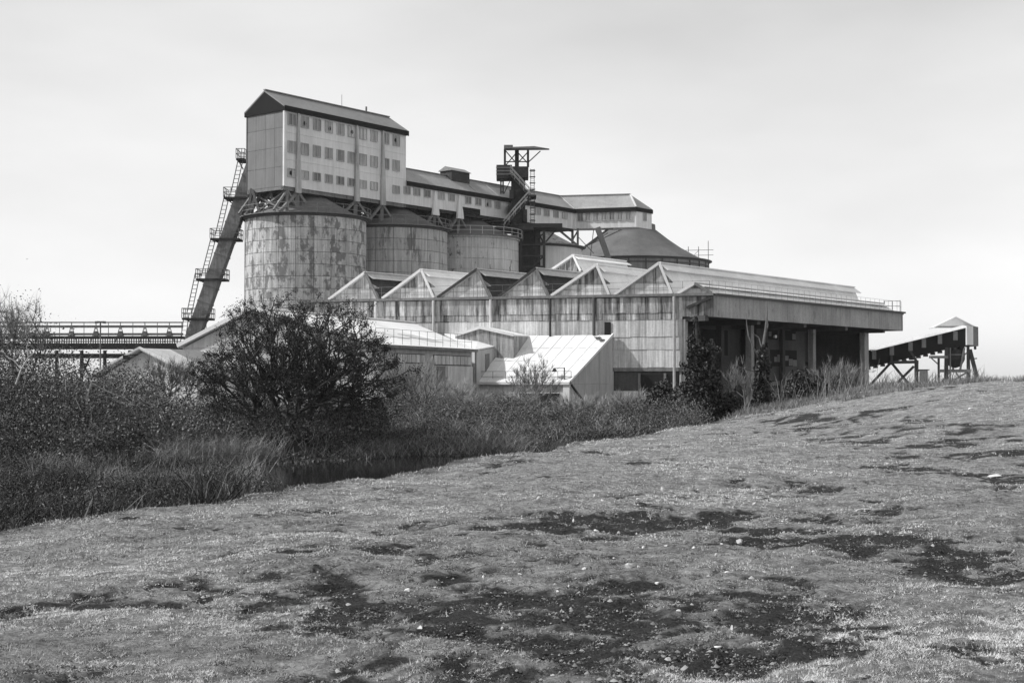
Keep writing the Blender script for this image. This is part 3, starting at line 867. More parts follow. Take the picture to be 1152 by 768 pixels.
for sx in (-1, 1):
    MB().hull([P(113 + sx * 2, 363.6, 127.4), P(113 + sx * 6.5, 364.2, 127.4), P(113 + sx * 6, 363.4, 128.4), P(113 + sx * 2, 363.0, 128.4)],
              [P(113 + sx * 2.5, 361.0, 127.7), P(113 + sx * 5, 361.3, 127.7), P(113 + sx * 5, 361.3, 128.3), P(113 + sx * 2.5, 361, 128.3)]).build('floodlight', M_steel, lp)
MB().bar(P(107, 361.8, 128), P(119, 361.8, 128), 0.1).build('cross_arm', M_steelm, lp)
# ================================================================== SAW-TOOTH SHED
FU = vec(0.9614, -0.2752)                      # along its front wall, left to right
FN = vec(-0.2752, -0.9614)                     # out of the front wall, towards the camera
FC = vec(13.04, 105.3)                         # right corner (first column)
def Fp(px, py): return hit(px, py, FC, FN)
ang_f = math.atan2(FU.y, FU.x)
ZW = hit(690, 333.3, FC, FN).z                 # wall head
fl = Fp(352, 339); FLs = (vec(fl.x, fl.y) - FC).dot(FU)
fr = Fp(803, 333); FRs = (vec(fr.x, fr.y) - FC).dot(FU)
def Fs(s, z, out=0.0): return FC + FU * s + FN * out + UP * z
def s_of(px): p = Fp(px, 345); return (vec(p.x, p.y) - FC).dot(FU)
def z_of(py, px=730): return Fp(px, py).z
sh = thing('sawtooth_shed', (FC.x, FC.y, GZ), 'long sawtooth-roofed shed clad in streaked sheets with a deep concrete canopy', 'shed')
LB = 37.0                                      # length along D
# body behind the cladding
b = MB(); pl = [FC + FU * FLs, FC + FU * -0.1, FC + FU * -0.1 + D * LB - G * 7.0, FC + FU * FLs + D * LB]
pl = [FC + FU * FLs - FN * 0.12, FC - FU * 0.35 - FN * 0.12, FC - FU * 0.35 - G * 6.0 + D * 3.0, FC - G * 6.5 + D * LB, FC + FU * FLs + D * LB]
b.hull(*quad_wall(pl, GZ - 0.3, ZW - 0.1)); wall_s = b.build('wall', M_concd, sh)
# corrugated cladding sheets, each its own
def corr_mesh(w, h, mat, n=12, d=0.012):
    b = MB(); vs = []
    m = 2 * n + 1
    for i in range(m):
        x = -w / 2 + w * i / (m - 1); y = -d if i % 2 else 0.0
        vs += [(x, y, -h / 2), (x, y, h / 2)]
    b.add(vs, [(2 * i, 2 * i + 2, 2 * i + 3, 2 * i + 1) for i in range(m - 1)])
    return b.mesh('cladding_sheet', mat)
def sheet_row(s0, s1, z0, z1, mat, w, parent, out=0.02, jig=0.05, name='cladding_sheet'):
    n = max(1, int(round((s1 - s0) / w))); w = (s1 - s0) / n
    me = corr_mesh(w * 1.02, z1 - z0, mat)
    for i in range(n):
        p = Fs(s0 + w * (i + 0.5), (z0 + z1) / 2 + random.uniform(-jig, jig) * 0.5, out + random.uniform(0, 0.012))
        put(name, me, parent, p, (random.uniform(-0.006, 0.006), 0, ang_f), None)
z1_, z2_, z3_, z4_, z5_, z6_ = z_of(334.5), z_of(352), z_of(359.5), z_of(378), z_of(392.5), z_of(422)
sheet_row(FLs, 0, z2_, z1_, M_sheet, 0.62, wall_s, 0.16)
sheet_row(0.02, FRs, z2_ - 0.35, z1_, M_sheetd, 0.62, wall_s, 0.19)
sheet_row(FLs, 0, z3_, z2_, M_sheet, 0.9, wall_s, 0.12)
sR = s_of(690)
sheet_row(FLs, sR, z_of(385), z3_, M_sheetl, 1.5, wall_s, 0.08)
sheet_row(FLs, sR, GZ + 0.1, z_of(385), M_sheetl, 1.5, wall_s, 0.02)
sheet_row(sR, -0.05, z4_ - 0.05, z3_, M_sheetl, 1.25, wall_s, 0.09)
sheet_row(sR, -0.05, z5_ - 0.05, z4_, M_sheetl, 1.25, wall_s, 0.055)
sheet_row(sR, -0.05, z6_ + 0.6, z5_, M_sheetl, 1.25, wall_s, 0.025)
# base: dark opening, sill beam
MB().box(Fs((sR - 0.05) / 2, z6_ + 0.45, 0.03), -sR, 0.12, 0.28, FU).build('sill_beam', M_steelm, sh)
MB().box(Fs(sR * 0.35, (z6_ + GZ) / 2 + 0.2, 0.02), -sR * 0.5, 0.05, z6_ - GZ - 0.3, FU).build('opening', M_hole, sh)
for ss in (sR * 0.62, sR * 0.25):
    MB().box(Fs(ss, (z6_ + GZ) / 2 + 0.15, 0.1), 0.18, 0.1, z6_ - GZ, FU).build('jamb', M_steelm, sh)
MB().box(Fs(sR * 0.82, GZ + 0.75, 0.08), 2.0, 0.1, 1.0, FU).build('low_panel', M_sheetl, sh)
# gutter, ledge and pipes
MB().bar(Fs(FLs, ZW + 0.02, 0.2), Fs(FRs, ZW + 0.02, 0.2), 0.32, 0.2).build('gutter', M_steelm, sh)
for px, yb, w, m in ((497 - 8, 385, 0.1, M_wallp), (553, 372, 0.1, M_wallp), (424, 360, 0.1, M_wallp), (620, 390, 0.09, M_steel), (669, 377, 0.12, M_joint), (759, 440, 0.11, M_steell)):
    s_ = s_of(px); zt = ZW - 0.1; zb = z_of(yb, px)
    MB().tube(Fs(s_, zt, 0.3), Fs(s_, zb, 0.3), w, 8).build('downpipe', m, sh)
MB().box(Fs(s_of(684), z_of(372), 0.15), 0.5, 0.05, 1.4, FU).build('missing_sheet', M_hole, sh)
# parapet railing on the front
rs = [Fs(FLs + 2, ZW + 0.1, 0.12), Fs(FRs - 0.3, ZW + 0.1, 0.12)]
railing(sh, rs, 0.95, 2.1, 0.015, M_steelm)
# the teeth
teeth = [(372, 413, 427, 307.5, 'd', 7), (432, 476, 490, 304.5, 'w', 36), (494, 539, 553, 304, 'd', 36), (563, 605, 618, 303, 'd', 36), (622, 673, 687, 299, 'w', 36), (693, 743.5, 757.5, 297, 'w', 35.2), (764, 783, 802.5, 320, 's', 35.2)]
def tooth(parent, L, Mx, R_, L_along, kind, barge, along=D, sheets=True, wallmat=M_sheetg):
    """L, Mx, R_: left foot, peak, right foot in the gable plane"""
    al = along * L_along
    b = MB(); b.prism([L - along * 0.0 + UP * 0.01, R_ + UP * 0.01, Mx - UP * 0.05], along * 0.15)
    g_ = b.build('gable', wallmat, parent)
    # sheets of the gable, cut to the slopes
    if sheets:
        n = max(3, int((R_ - L).length / 0.66)); u = (R_ - L)
        for i in range(n):
            f0, f1 = i / n + 0.004, (i + 1) / n - 0.004
            fm = (Mx - L).dot(u) / u.dot(u)
            def top(f): 
                h_ = (Mx.z - L.z)
                return h_ * (f / fm if f < fm else (1 - f) / (1 - fm)) - 0.06
            split = 0.95
            def pt(f, z): q = L + u * f - along * 0.03; return vec(q.x, q.y, L.z + z)
            t0, t1 = max(0.03, top(f0)), max(0.03, top(f1))
            pk = [pt(fm, top(fm))] if f0 < fm < f1 else []
            lo_h0, lo_h1 = min(split, t0), min(split, t1)
            MB().prism([pt(f0, 0.02), pt(f1, 0.02), pt(f1, lo_h1), pt(f0, lo_h0)], -along * 0.03).build('cladding_sheet', M_sheetl if kind != 'x' else M_sheetd, g_)
            if t0 > split + 0.05 or t1 > split + 0.05:
                q0, q1 = max(split + 0.02, t0), max(split + 0.02, t1)
                MB().prism([pt(f0, split - 0.04), pt(f1, split - 0.04), pt(f1, q1)] + pk + [pt(f0, q0)], -along * 0.05).build('cladding_sheet', random.choice([M_sheet, M_sheetd, M_sheetg]) if kind == 'w' else wallmat, g_)
    e = along * -0.22
    MB().slab([L + e, L + al, Mx + al + UP * 0.05, Mx + e + UP * 0.05], 0.1).build('roof_slope', M_whiteg, parent)
    capf = 0.2
    Cc = Mx + (R_ - Mx) * capf
    outv = (R_ - Mx); outv = vec(outv.x, outv.y).normalized() * 0.5
    MB().slab([Mx + e + UP * 0.06, Mx + al + UP * 0.06, Cc + outv + al + UP * 0.02, Cc + outv + e + UP * 0.02], 0.08).build('ridge_slope', M_bright if kind in 'ws' else M_ridge, parent)
    # steep glazed side, in bays
    nb = max(2, int(L_along / 3.6))
    for i in range(nb):
        a0, a1 = along * (L_along * i / nb + 0.02), along * (L_along * (i + 1) / nb - 0.02)
        MB().slab([R_ + a0, R_ + a1, Mx - UP * 0.03 + a1, Mx - UP * 0.03 + a0], 0.06).build('glazing_bay', M_bright if kind in 'sw' else M_glaz, parent)
    for p0, p1 in ((L, Mx), (Mx, R_)):
        MB().bar(p0 + e * 1.1 + UP * 0.08, p1 + e * 1.1 + UP * 0.08, 0.14, 0.2).build('barge_board', barge if p0 is L or kind == 'w' else M_steelm, parent)
    MB().bar(Mx + e + UP * 0.1, Mx + al + UP * 0.1, 0.3, 0.1).build('ridge_cap', M_white if kind == 'w' else M_ridge, parent)
for i, (xl, xm, xr, ym, kind, Ln) in enumerate(teeth):
    L = Fs(s_of(xl), ZW + 0.05); R_ = Fs(s_of(xr), ZW + 0.05); Mx = Fp(xm, ym)
    tooth(sh, L, Mx, R_, Ln, kind, M_trim if kind in 'ws' or i == 0 else M_steel)
# broken bay behind the first tooth
b = MB()
for k in range(4): b.bar(Fs(s_of(417 + 5 * k), ZW + 0.1) + D * 2.5, Fs(s_of(417 + 5 * k), ZW + 1.0 + 0.2 * (k % 2)) + D * 2.5, 0.1)
for z in (0.5, 1.0): b.bar(Fs(s_of(414), ZW + z) + D * 2.5, Fs(s_of(440), ZW + z) + D * 2.5, 0.09)
b.build('purlin_frame', M_steelm, sh)
# flat gutter deck between teeth
MB().slab([Fs(FLs, ZW), Fs(FRs - 0.1, ZW), Fs(FRs - 0.1, ZW) + D * LB, Fs(FLs, ZW) + D * LB], 0.15).build('roof_deck', M_joint, sh)
# canopy
FR = FC + FU * FRs
zc1 = ZW - 0.05; zc0 = hit(811, 356.7, FR, G).z
Lc = 36.5
FRe = FR + D * Lc
nseg = 9
for k in range(nseg):
    a0 = FR + D * (Lc * k / nseg + (0.012 if k else 0)); a1 = FR + D * (Lc * (k + 1) / nseg - 0.012)
    MB().hull([a0 + UP * zc0, a1 + UP * (zc0 - 0.02), a1 - G * 0.35 + UP * (zc0 - 0.02), a0 - G * 0.35 + UP * zc0], [a0 + UP * zc1, a1 + UP * zc1, a1 - G * 0.35 + UP * zc1, a0 - G * 0.35 + UP * zc1]).build('fascia_panel', M_conc, sh)
MB().bar(FR + G * 0.06 + UP * (zc1 + 0.08), FRe + G * 0.06 + UP * (zc1 + 0.08), 0.5, 0.16).build('coping', M_joint, sh)
ww = 9.0
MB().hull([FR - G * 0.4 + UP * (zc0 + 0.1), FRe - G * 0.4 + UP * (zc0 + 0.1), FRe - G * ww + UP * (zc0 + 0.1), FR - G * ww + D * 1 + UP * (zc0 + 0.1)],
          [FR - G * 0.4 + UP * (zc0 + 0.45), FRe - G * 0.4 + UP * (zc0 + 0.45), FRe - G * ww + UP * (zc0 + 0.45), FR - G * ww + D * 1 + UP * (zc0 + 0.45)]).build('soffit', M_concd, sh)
MB().hull(*[[p + UP * z for p in (FRe - D * 0.02, FRe - D * 0.35, FRe - D * 0.35 - G * ww, FRe - D * 0.02 - G * ww)] for z in (zc0 - 0.05, zc1)]).build('end_fascia', M_conc, sh)
for k in range(5):
    q = FC + D * (0.4 + 33.2 * k / 4) + UP * (zc0 - 0.12)
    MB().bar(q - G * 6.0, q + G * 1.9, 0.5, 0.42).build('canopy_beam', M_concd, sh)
railing(sh, [FR + UP * (zc1 + 0.15) - G * 0.15, FRe + UP * (zc1 + 0.15) - G * 0.15], 1.0, 1.05, 0.013, M_steell)
eg = MB(); e_ = FRe + UP * (zc1 + 0.15) - D * 0.15
for k in range(3): eg.bar(e_ - G * (0.2 + 0.8 * k), e_ - G * (0.2 + 0.8 * k) + UP * 1.15, 0.06)
for z in (0.6, 1.1): eg.bar(e_ - G * 0.2 + UP * z, e_ - G * 1.8 + UP * z, 0.05)
eg.build('end_rail', M_steelm, sh)
# columns
for t_, wd in ((0.15, 0.42), (10.7, 0.55), (22.2, 0.55), (33.4, 0.95)):
    for off in (0.0,):
        c = FC + D * t_ - G * off
        zt = zc0 - 0.3 if t_ > 1 else z3_
        MB().box(c + UP * ((zt + GZ - 0.3) / 2), wd, 0.5, zt - GZ + 0.3, D).build('column', M_conc if t_ < 1 or t_ > 30 else M_shaft, sh)
MB().box(FC + D * 0.9 - G * 0.3 + UP * ((z3_ + GZ) / 2), 0.3, 0.3, z3_ - GZ, D).build('column', M_concd, sh)
for t_ in (0.5, 11.8, 23.0):
    c = FC + D * t_ - G * 3.4
    MB().box(c + UP * ((zc0 + GZ) / 2), 0.5, 0.5, zc0 - GZ, D).build('column', M_concd, sh)
# inner walls under the canopy
def inner(name, t0, t1, off, z0, z1, mat, th=0.2):
    c = FC + D * ((t0 + t1) / 2) - G * off + UP * ((z0 + z1) / 2)
    return MB().box(c, t1 - t0, th, z1 - z0, D).build(name, mat, sh)
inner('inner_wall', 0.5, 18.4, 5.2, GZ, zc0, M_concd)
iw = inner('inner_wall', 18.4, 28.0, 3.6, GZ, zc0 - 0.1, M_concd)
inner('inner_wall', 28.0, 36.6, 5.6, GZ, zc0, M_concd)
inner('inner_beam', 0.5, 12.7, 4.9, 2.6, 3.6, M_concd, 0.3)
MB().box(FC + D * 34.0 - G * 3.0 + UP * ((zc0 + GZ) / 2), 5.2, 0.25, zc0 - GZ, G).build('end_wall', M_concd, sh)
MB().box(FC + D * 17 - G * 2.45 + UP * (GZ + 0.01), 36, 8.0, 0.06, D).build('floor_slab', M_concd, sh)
for (t0, t1, z0, z1) in ((21.0, 22.9, 2.9, 4.4), (23.7, 26.2, 2.9, 4.4), (20.6, 22.4, 5.3, 6.2), (23.6, 26.0, 5.3, 6.2), (20.0, 26.8, 0.9, 1.6)):
    c = FC + D * ((t0 + t1) / 2) - G * 3.5 + UP * ((z0 + z1) / 2)
    w_ = MB().box(c, t1 - t0, 0.06, z1 - z0, D).build('window', M_hole, sh)
    for j in range(3):
        if random.random() < 0.6:
            MB().box(c + D * ((t1 - t0) * (j - 1) / 3) + G * 0.045 + UP * random.uniform(-0.3, 0.3) * (z1 - z0), (t1 - t0) / 3.4, 0.02, (z1 - z0) * random.uniform(0.3, 0.6), D).build('broken_pane', M_steelm, w_)
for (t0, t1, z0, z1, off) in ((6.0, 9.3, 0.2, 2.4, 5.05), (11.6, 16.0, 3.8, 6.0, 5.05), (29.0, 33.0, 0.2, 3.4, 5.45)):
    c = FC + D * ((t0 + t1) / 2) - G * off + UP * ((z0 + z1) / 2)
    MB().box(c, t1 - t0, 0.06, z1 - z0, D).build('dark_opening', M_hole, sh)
# brace at the end of the front, floodlights
MB().bar(Fs(s_of(773), z_of(347), 0.32), Fs(s_of(800), z_of(336), 0.32), 0.14, 0.2).build('brace_arm', M_steel, sh)
for px, py, off in ((845.5, 376.5, 0.2), (873, 378.5, 0.2)):
    c = hit(px, py, FC + G * off, G)
    MB().hull([c + D * x + UP * z for x, z in ((-0.16, -0.12), (0.16, -0.12), (0.16, 0.12), (-0.16, 0.12))], [c - G * 0.2 + D * x + UP * z for x, z in ((-0.1, -0.08), (0.1, -0.08), (0.1, 0.08), (-0.1, 0.08))]).build('floodlight', M_trim, sh)

# rear saw-tooth roof, taller
rt = thing('rear_roof_monitor', P(640, 428, 125) , 'separate white-edged sawtooth roof rising behind the main sawtooth row', 'roof')
Lr, Mr, Rr = P(618, 306, 126), P(646.5, 288, 125), P(655, 307, 124.5)
Lr.z = Rr.z = (Lr.z + Rr.z) / 2
tooth(rt, Lr, Mr, Rr, 8.4, 'w', M_trim, sheets=False, wallmat=M_sheetd)
n_b = MB()
for k in range(1, 6): 
    f = k / 6; q = Lr + (Rr - Lr) * f - D * 0.05
    hgt = (Mr.z - Lr.z) * (f / 0.77 if f < 0.77 else (1 - f) / 0.23)
    n_b.bar(q, q + UP * (hgt - 0.1), 0.06)
n_b.build('gable_rib', M_sheetl, rt)
b = MB(); b.hull([vec(p.x, p.y, ZW - 0.5) for p in (Lr, Rr, Rr + D * 8.4, Lr + D * 8.4)], [vec(p.x, p.y, Lr.z) for p in (Lr, Rr, Rr + D * 8.4, Lr + D * 8.4)]); b.build('wall', M_sheetg, rt)

# ================================================================== LEAN-TO WITH BRIGHT ROOF
lt_tr = Fp(690, 377); lt_tl = Fp(578, 377.5)
zt_ = (lt_tr.z + lt_tl.z) / 2; lt_tr.z = lt_tl.z = zt_
ldir = vec(-0.617, -0.787)
ze_ = 1.5
lt_br = vec(lt_tr.x, lt_tr.y) + ldir * 5.8; lt_bl = vec(lt_tl.x, lt_tl.y) + ldir * 4.75
# square the eave to the ends' true lines
lo = thing('lean_to', (lt_br.x, lt_br.y, GZ), 'lean-to with bright white ribbed roof against the streaked shed wall', 'shed')
o_ = FN * 0.25
TLp, TRp = lt_tl + o_, lt_tr + o_
BLp, BRp = lt_bl + UP * ze_, lt_br + UP * ze_
n = 8
for i in range(n):
    f0, f1 = i / n + 0.002, (i + 1) / n - 0.002
    a0, a1 = TLp + (TRp - TLp) * f0, TLp + (TRp - TLp) * f1
    c0, c1 = BLp + (BRp - BLp) * f0, BLp + (BRp - BLp) * f1
    r_ = MB().slab([a0, a1, c1, c0], 0.08).build('roof_sheet', M_white, lo)
    MB().bar(a1 + UP * 0.008, c1 + UP * 0.008, 0.07, 0.035).build('rib', M_white, r_)
for f in (0.72, 0.45):
    a0, a1 = BLp + (TLp - BLp) * f, BRp + (TRp - BRp) * f
    MB().bar(a0 + UP * 0.004, a1 + UP * 0.004, 0.05, 0.02).build('roof_lap', M_white, lo)
zw0 = GZ - 0.2
fl0 = vec(BLp.x, BLp.y); fr0 = vec(BRp.x, BRp.y)
ud = (fr0 - fl0).normalized(); nd = vec(ud.y, -ud.x)
MB().hull(*quad_wall([fl0 - nd * 0.35, fr0 - nd * 0.35, fr0 - nd * 0.15, fl0 - nd * 0.15], zw0, ze_ - 0.1)).build('front_wall', M_wallp, lo)
MB().bar(BLp + nd * 0.06 - UP * 0.1, BRp + nd * 0.06 - UP * 0.1, 0.18, 0.2).build('eave_trim', M_trim, lo)
# end wall in three sheets
e0 = fr0 - nd * 0.2; e1 = vec(TRp.x, TRp.y)
for i in range(3):
    f0, f1 = i / 3 + 0.004, (i + 1) / 3 - 0.004
    q0, q1 = e0 + (e1 - e0) * f0, e0 + (e1 - e0) * f1
    zz = lambda f: ze_ + (zt_ - ze_) * f - 0.12
    zm = 1.6 + 0.25 * i
    MB().prism([q0 + UP * zw0, q1 + UP * zw0, q1 + UP * 1.35, q0 + UP * 1.35], -ud * 0.08).build('wall_sheet', M_wall, lo)
    MB().prism([q0 + UP * 1.36, q1 + UP * 1.36, q1 + UP * zz(f1), q0 + UP * max(1.37, zz(f0))], -ud * 0.07).build('wall_sheet', M_wall, lo)
MB().bar(BRp + UP * 0.06 + ud * 0.05, TRp + UP * 0.06 + ud * 0.05, 0.16, 0.16).build('verge_trim', M_trim, lo)
# back rest of the box so it is closed
MB().hull(*quad_wall([fl0 - nd * 0.3, fl0 - nd * 0.2, vec(TLp.x, TLp.y), vec(TLp.x - 0.1, TLp.y)], zw0, ze_ - 0.15)).build('end_wall', M_wall, lo)
c = fl0 + (fr0 - fl0) * 0.68 - nd * 0.12
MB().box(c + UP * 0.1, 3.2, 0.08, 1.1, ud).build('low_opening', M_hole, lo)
MB().box(fl0 + (fr0 - fl0) * 0.965 - nd * 0.06 + UP * 0.35, 0.5, 0.2, 1.9, ud).build('corner_pier', M_trim, lo)
b = MB()
for q in (0.08, 0.13):
    x = TLp + (TRp - TLp) * (0.88 if q < 0.1 else 0.935) - (TLp - BLp) * q
    b.box(x + UP * 0.1, 0.45, 0.7, 0.06, FU)
b.build('roof_patch', M_steelm, lo)
railing(lo, [BLp + (BRp - BLp) * 0.03 + UP * 0.0 - nd * 0.35, BRp - nd * 0.3], 0.8, 1.1, 0.02, M_steelm)
fl_ = thing('roof_floodlight', BRp + (TRp - BRp) * 0.02 - ud * 0.5, 'small floodlight on a bracket above the lean-to eave', 'light')
q = BRp + (TRp - BRp) * 0.05 - ud * 0.6
b = MB().bar(q, q + UP * 0.9, 0.1); b.bar(q + UP * 0.85, q + UP * 0.85 - ud * 0.8, 0.05); b.build('bracket', M_steelm, fl_)
q2 = q + UP * 0.7 - ud * 0.8
MB().hull([q2 + vec(x, y, -0.12) for x, y in ((-.2, -.2), (.2, -.2), (.2, .2), (-.2, .2))], [q2 + vec(x, y, 0.15) for x, y in ((-.08, -.08), (.08, -.08), (.08, .08), (-.08, .08))]).build('lamp_hood', M_steel, fl_)
MB().bar(e0 + ud * 0.05 + UP * 1.3, e0 + (e1 - e0) * 0.3 + ud * 0.05 + UP * (GZ + 0.4), 0.12).build('cable', M_steel, lo)

# ================================================================== PITCHED BLOCK (white roof, left of the lean-to)
# its ridge and eaves run away to the right
EA = P(436, 387.5, 85.5); EB = P(535, 393, 98.5); EB.z = EA.z = (EA.z + EB.z) / 2
RB = P(475, 361.5, 107.0)
ev = (vec(EB.x, EB.y) - vec(EA.x, EA.y)).normalized()
en = vec(ev.y, -ev.x)
E0 = EB - ev * 24.5; E0.z = EA.z
ZRA = P(283, 347, 88).z
Rr0 = P(283, 347, 88); Rr1 = Rr0 + ev * 24.0
w_front = (vec(EB.x, EB.y) - vec(Rr0.x, Rr0.y)).dot(en); w_back = 5.6
E0 = vec(Rr0.x, Rr0.y) + en * w_front; E0.z = EA.z
pb = thing('pitched_block', (EB.x, EB.y, GZ), 'low block with wide white pitched roof and boarded windows, behind the dark bush', 'building')
n = 8
for i in range(n):
    f0, f1 = i / n, (i + 1) / n - 0.0015
    MB().slab([E0 + (EB - E0) * f0, E0 + (EB - E0) * f1, Rr0 + (Rr1 - Rr0) * f1, Rr0 + (Rr1 - Rr0) * f0], 0.1).build('roof_sheet', M_white, pb)
Eb0 = vec(Rr0.x, Rr0.y) - en * w_back + UP * E0.z; Eb1 = vec(Rr1.x, Rr1.y) - en * w_back + UP * E0.z
MB().slab([Eb0, Rr0, Rr1, Eb1], 0.1).build('roof_slope', M_white, pb)
MB().bar(Rr0 + UP * 0.06, Rr1 + UP * 0.06, 0.4, 0.1).build('ridge_cap', M_white, pb)
wpl = [vec(E0.x, E0.y) - en * 0.25 + ev * 0.2, vec(EB.x, EB.y) - en * 0.25 - ev * 0.1, vec(Eb1.x, Eb1.y) + en * 0.25 - ev * 0.1, vec(Eb0.x, Eb0.y) + en * 0.25 + ev * 0.2]
b = MB(); b.hull(*quad_wall(wpl, GZ - 0.3, EA.z - 0.12)); b.build('wall', M_wall, pb)
for a_, c_ in ((E0, Eb0), (EB, Eb1)):
    r_ = Rr0 if a_ is E0 else Rr1
    off = ev * (0.22 if a_ is E0 else -0.35)
    MB().prism([a_ - en * 0.3 + off - UP * 0.1, c_ + en * 0.3 + off - UP * 0.1, r_ + off - UP * 0.16], ev * 0.12).build('gable', M_wallp, pb)
MB().bar(E0 + UP * 0.05, Rr0 + UP * 0.05, 0.2, 0.25).build('barge_board', M_trim, pb)
MB().bar(Rr0 + UP * 0.05, Eb0 + UP * 0.05, 0.2, 0.25).build('barge_board', M_trim, pb)
MB().bar(E0 + en * 0.08 - UP * 0.1, EB + en * 0.08 - UP * 0.1, 0.2, 0.2).build('gutter', M_steelm, pb)
railing(pb, [EB - ev * 15 + UP * 0.02 - en * 0.3, EB + UP * 0.02 - en * 0.3], 1.0, 1.3, 0.014, M_steelm)
wallpt = vec(EB.x, EB.y) - en * 0.25
for x0, x1, y0, y1 in ((446, 477, 397.5, 408.5), (487, 529, 399.5, 411)):
    a0 = hit(x0, y0, wallpt, en); a1 = hit(x1, y1, wallpt, en)
    z0_, z1__ = hit((x0 + x1) / 2, y1, wallpt, en).z, hit((x0 + x1) / 2, y0, wallpt, en).z
    L = (vec(a1.x, a1.y) - vec(a0.x, a0.y)).length; c = (vec(a0.x, a0.y) + vec(a1.x, a1.y)) / 2 + UP * ((z0_ + z1__) / 2)
    w_ = MB().box(c + en * 0.02, L, 0.06, z1__ - z0_, ev).build('window', M_joint, pb)
    nn = int(L / 0.62)
    bm_ = MB().box((0, 0, 0), L / nn - 0.09, 0.05, z1__ - z0_ - 0.12).mesh('board', M_sheetl)
    for k in range(nn):
        q = c + ev * (-L / 2 + L * (k + 0.5) / nn) + en * 0.06
        put('board', bm_, w_, q, (0, 0, math.atan2(ev.y, ev.x)))
for x0, x1, y0, y1, m in ((491, 500, 412, 436, M_steelm), (503, 531, 412, 441, M_wallp), (498, 503, 424, 436, M_steelm)):
    a0 = hit(x0, 420, wallpt, en); a1 = hit(x1, 420, wallpt, en)
    z0_, z1__ = hit((x0 + x1) / 2, y1, wallpt, en).z, hit((x0 + x1) / 2, y0, wallpt, en).z
    c = (vec(a0.x, a0.y) + vec(a1.x, a1.y)) / 2 + UP * ((z0_ + z1__) / 2)
    MB().box(c + en * 0.04, (vec(a1.x, a1.y) - vec(a0.x, a0.y)).length, 0.06, z1__ - z0_, ev).build('wall_panel', m, pb)
# two duller grey patches laid on the front slope
slope_n = (Rr0 - E0).cross(EB - E0).normalized()
if slope_n.z < 0: slope_n = -slope_n
for f0, f1, g0, g1 in ((0.50, 0.60, 0.25, 0.5), (0.74, 0.9, 0.2, 0.42)):
    pt = lambda f, g: E0 + (EB - E0) * f + (Rr0 - E0) * g + slope_n * 0.03
    MB().slab([pt(f0, g0), pt(f1, g0), pt(f1 - 0.06, g1), pt(f0 - 0.06, g1)], 0.025).build('dull_roof_patch', M_whiteg, pb)

# small annexes between block and lean-to
an = thing('annex', (EB.x, EB.y + 3, GZ), 'small annex with white sloping roof between pitched block and lean-to', 'building')
c0 = P(534, 393, 104.6); c1 = P(560, 388.5, 107.6); c2 = P(540, 377, 110.0); c3 = P(500, 375, 110.5)
MB().slab([c0, c1, c2, c3], 0.1).build('roof', M_white, an)
MB().hull([vec(p.x, p.y, GZ - 0.2) for p in (c0, c1, c2, c3)], [p - UP * 0.15 for p in (c0, c1, c2, c3)]).build('wall', M_wall, an)
b = MB(); m0 = c0 + (c1 - c0) * 0.45; m1 = c0 + (c1 - c0) * 0.62; nn = vec((c1 - c0).y, -(c1 - c0).x).normalized()
MB().hull([m0 + nn * 0.04 - UP * 2.6, m1 + nn * 0.04 - UP * 2.6, m1 + nn * 0.01 - UP * 2.6, m0 + nn * 0.01 - UP * 2.6], [q - UP * 0.5 for q in (m0 + nn * 0.04, m1 + nn * 0.04, m1 + nn * 0.01, m0 + nn * 0.01)]).build('wall_panel', M_steelm, an)
MB().bar(vec(c0.x, c0.y, GZ) + nn * 0.1, c0 + nn * 0.1 - UP * 0.2, 0.1).build('downpipe', M_steelm, an)
ag = thing('gabled_annex', P(545, 428, 106) , 'little gabled box with white roof edge, wedged above the lean-to', 'building')
g0, g1, g2 = P(512, 377, 108.5), P(540, 368, 107.5), P(578, 376.5, 106.5)
bk = vec(1.2, 1.8)
MB().slab([g0, g1, g1 + bk, g0 + bk], 0.1).build('roof', M_white, ag)
MB().slab([g1, g2, g2 + bk, g1 + bk], 0.1).build('roof', M_white, ag)
MB().prism([g0 - UP * 0.1, g1 - UP * 0.14, g2 - UP * 0.1, vec(g2.x, g2.y, 2.0), vec(g0.x, g0.y, 2.0)], bk * 0.9).build('wall', M_sheetg, ag)
MB().bar(g0 - vec(0, 0.1, 0.02), g1 - vec(0, 0.1, 0.02), 0.14, 0.2).build('barge_board', M_trim, ag)
MB().bar(g1 - vec(0, 0.1, 0.02), g2 - vec(0, 0.1, 0.02), 0.14, 0.22).build('barge_board', M_trim, ag)

# ================================================================== SMALL GABLED SHED (left, in the scrub)
ss = thing('gabled_hut', vec(P(160, 428, 74).x, 74, GZ), 'small pale gabled hut half sunk in brambles, left of the dark bush', 'hut')
gl0, gm, gr0 = P(97, 426, 75.5), P(157, 391.5, 75), P(221, 425, 73.5)
gl0.z = gr0.z = 1.75
al = vec(3.2, 7.5)
for i in range(3):
    f0, f1 = i / 3, (i + 1) / 3 - 0.005
    MB().slab([gr0 + al * f0, gr0 + al * f1, gm + al * f1, gm + al * f0], 0.09).build('roof_sheet', M_whiteg if i != 1 else M_roofgrey, ss)
MB().slab([gl0, gm, gm + al, gl0 + al], 0.09).build('roof_slope', M_whiteg, ss)
i_ = vec(0.15, 0.35)
MB().prism([vec(gl0.x + 0.3, gl0.y, GZ - 0.3) + i_, vec(gr0.x - 0.2, gr0.y, GZ - 0.3) + i_, gr0 + i_ - UP * 0.1 - vec(0.2, 0, 0), gm + i_ - UP * 0.16, gl0 + i_ - UP * 0.1 + vec(0.3, 0, 0)], al * 0.93).build('wall', M_side, ss)
for a_, b_ in ((gl0, gm), (gm, gr0)): MB().bar(a_ + UP * 0.03, b_ + UP * 0.03, 0.08, 0.12).build('barge_board', M_trim, ss)
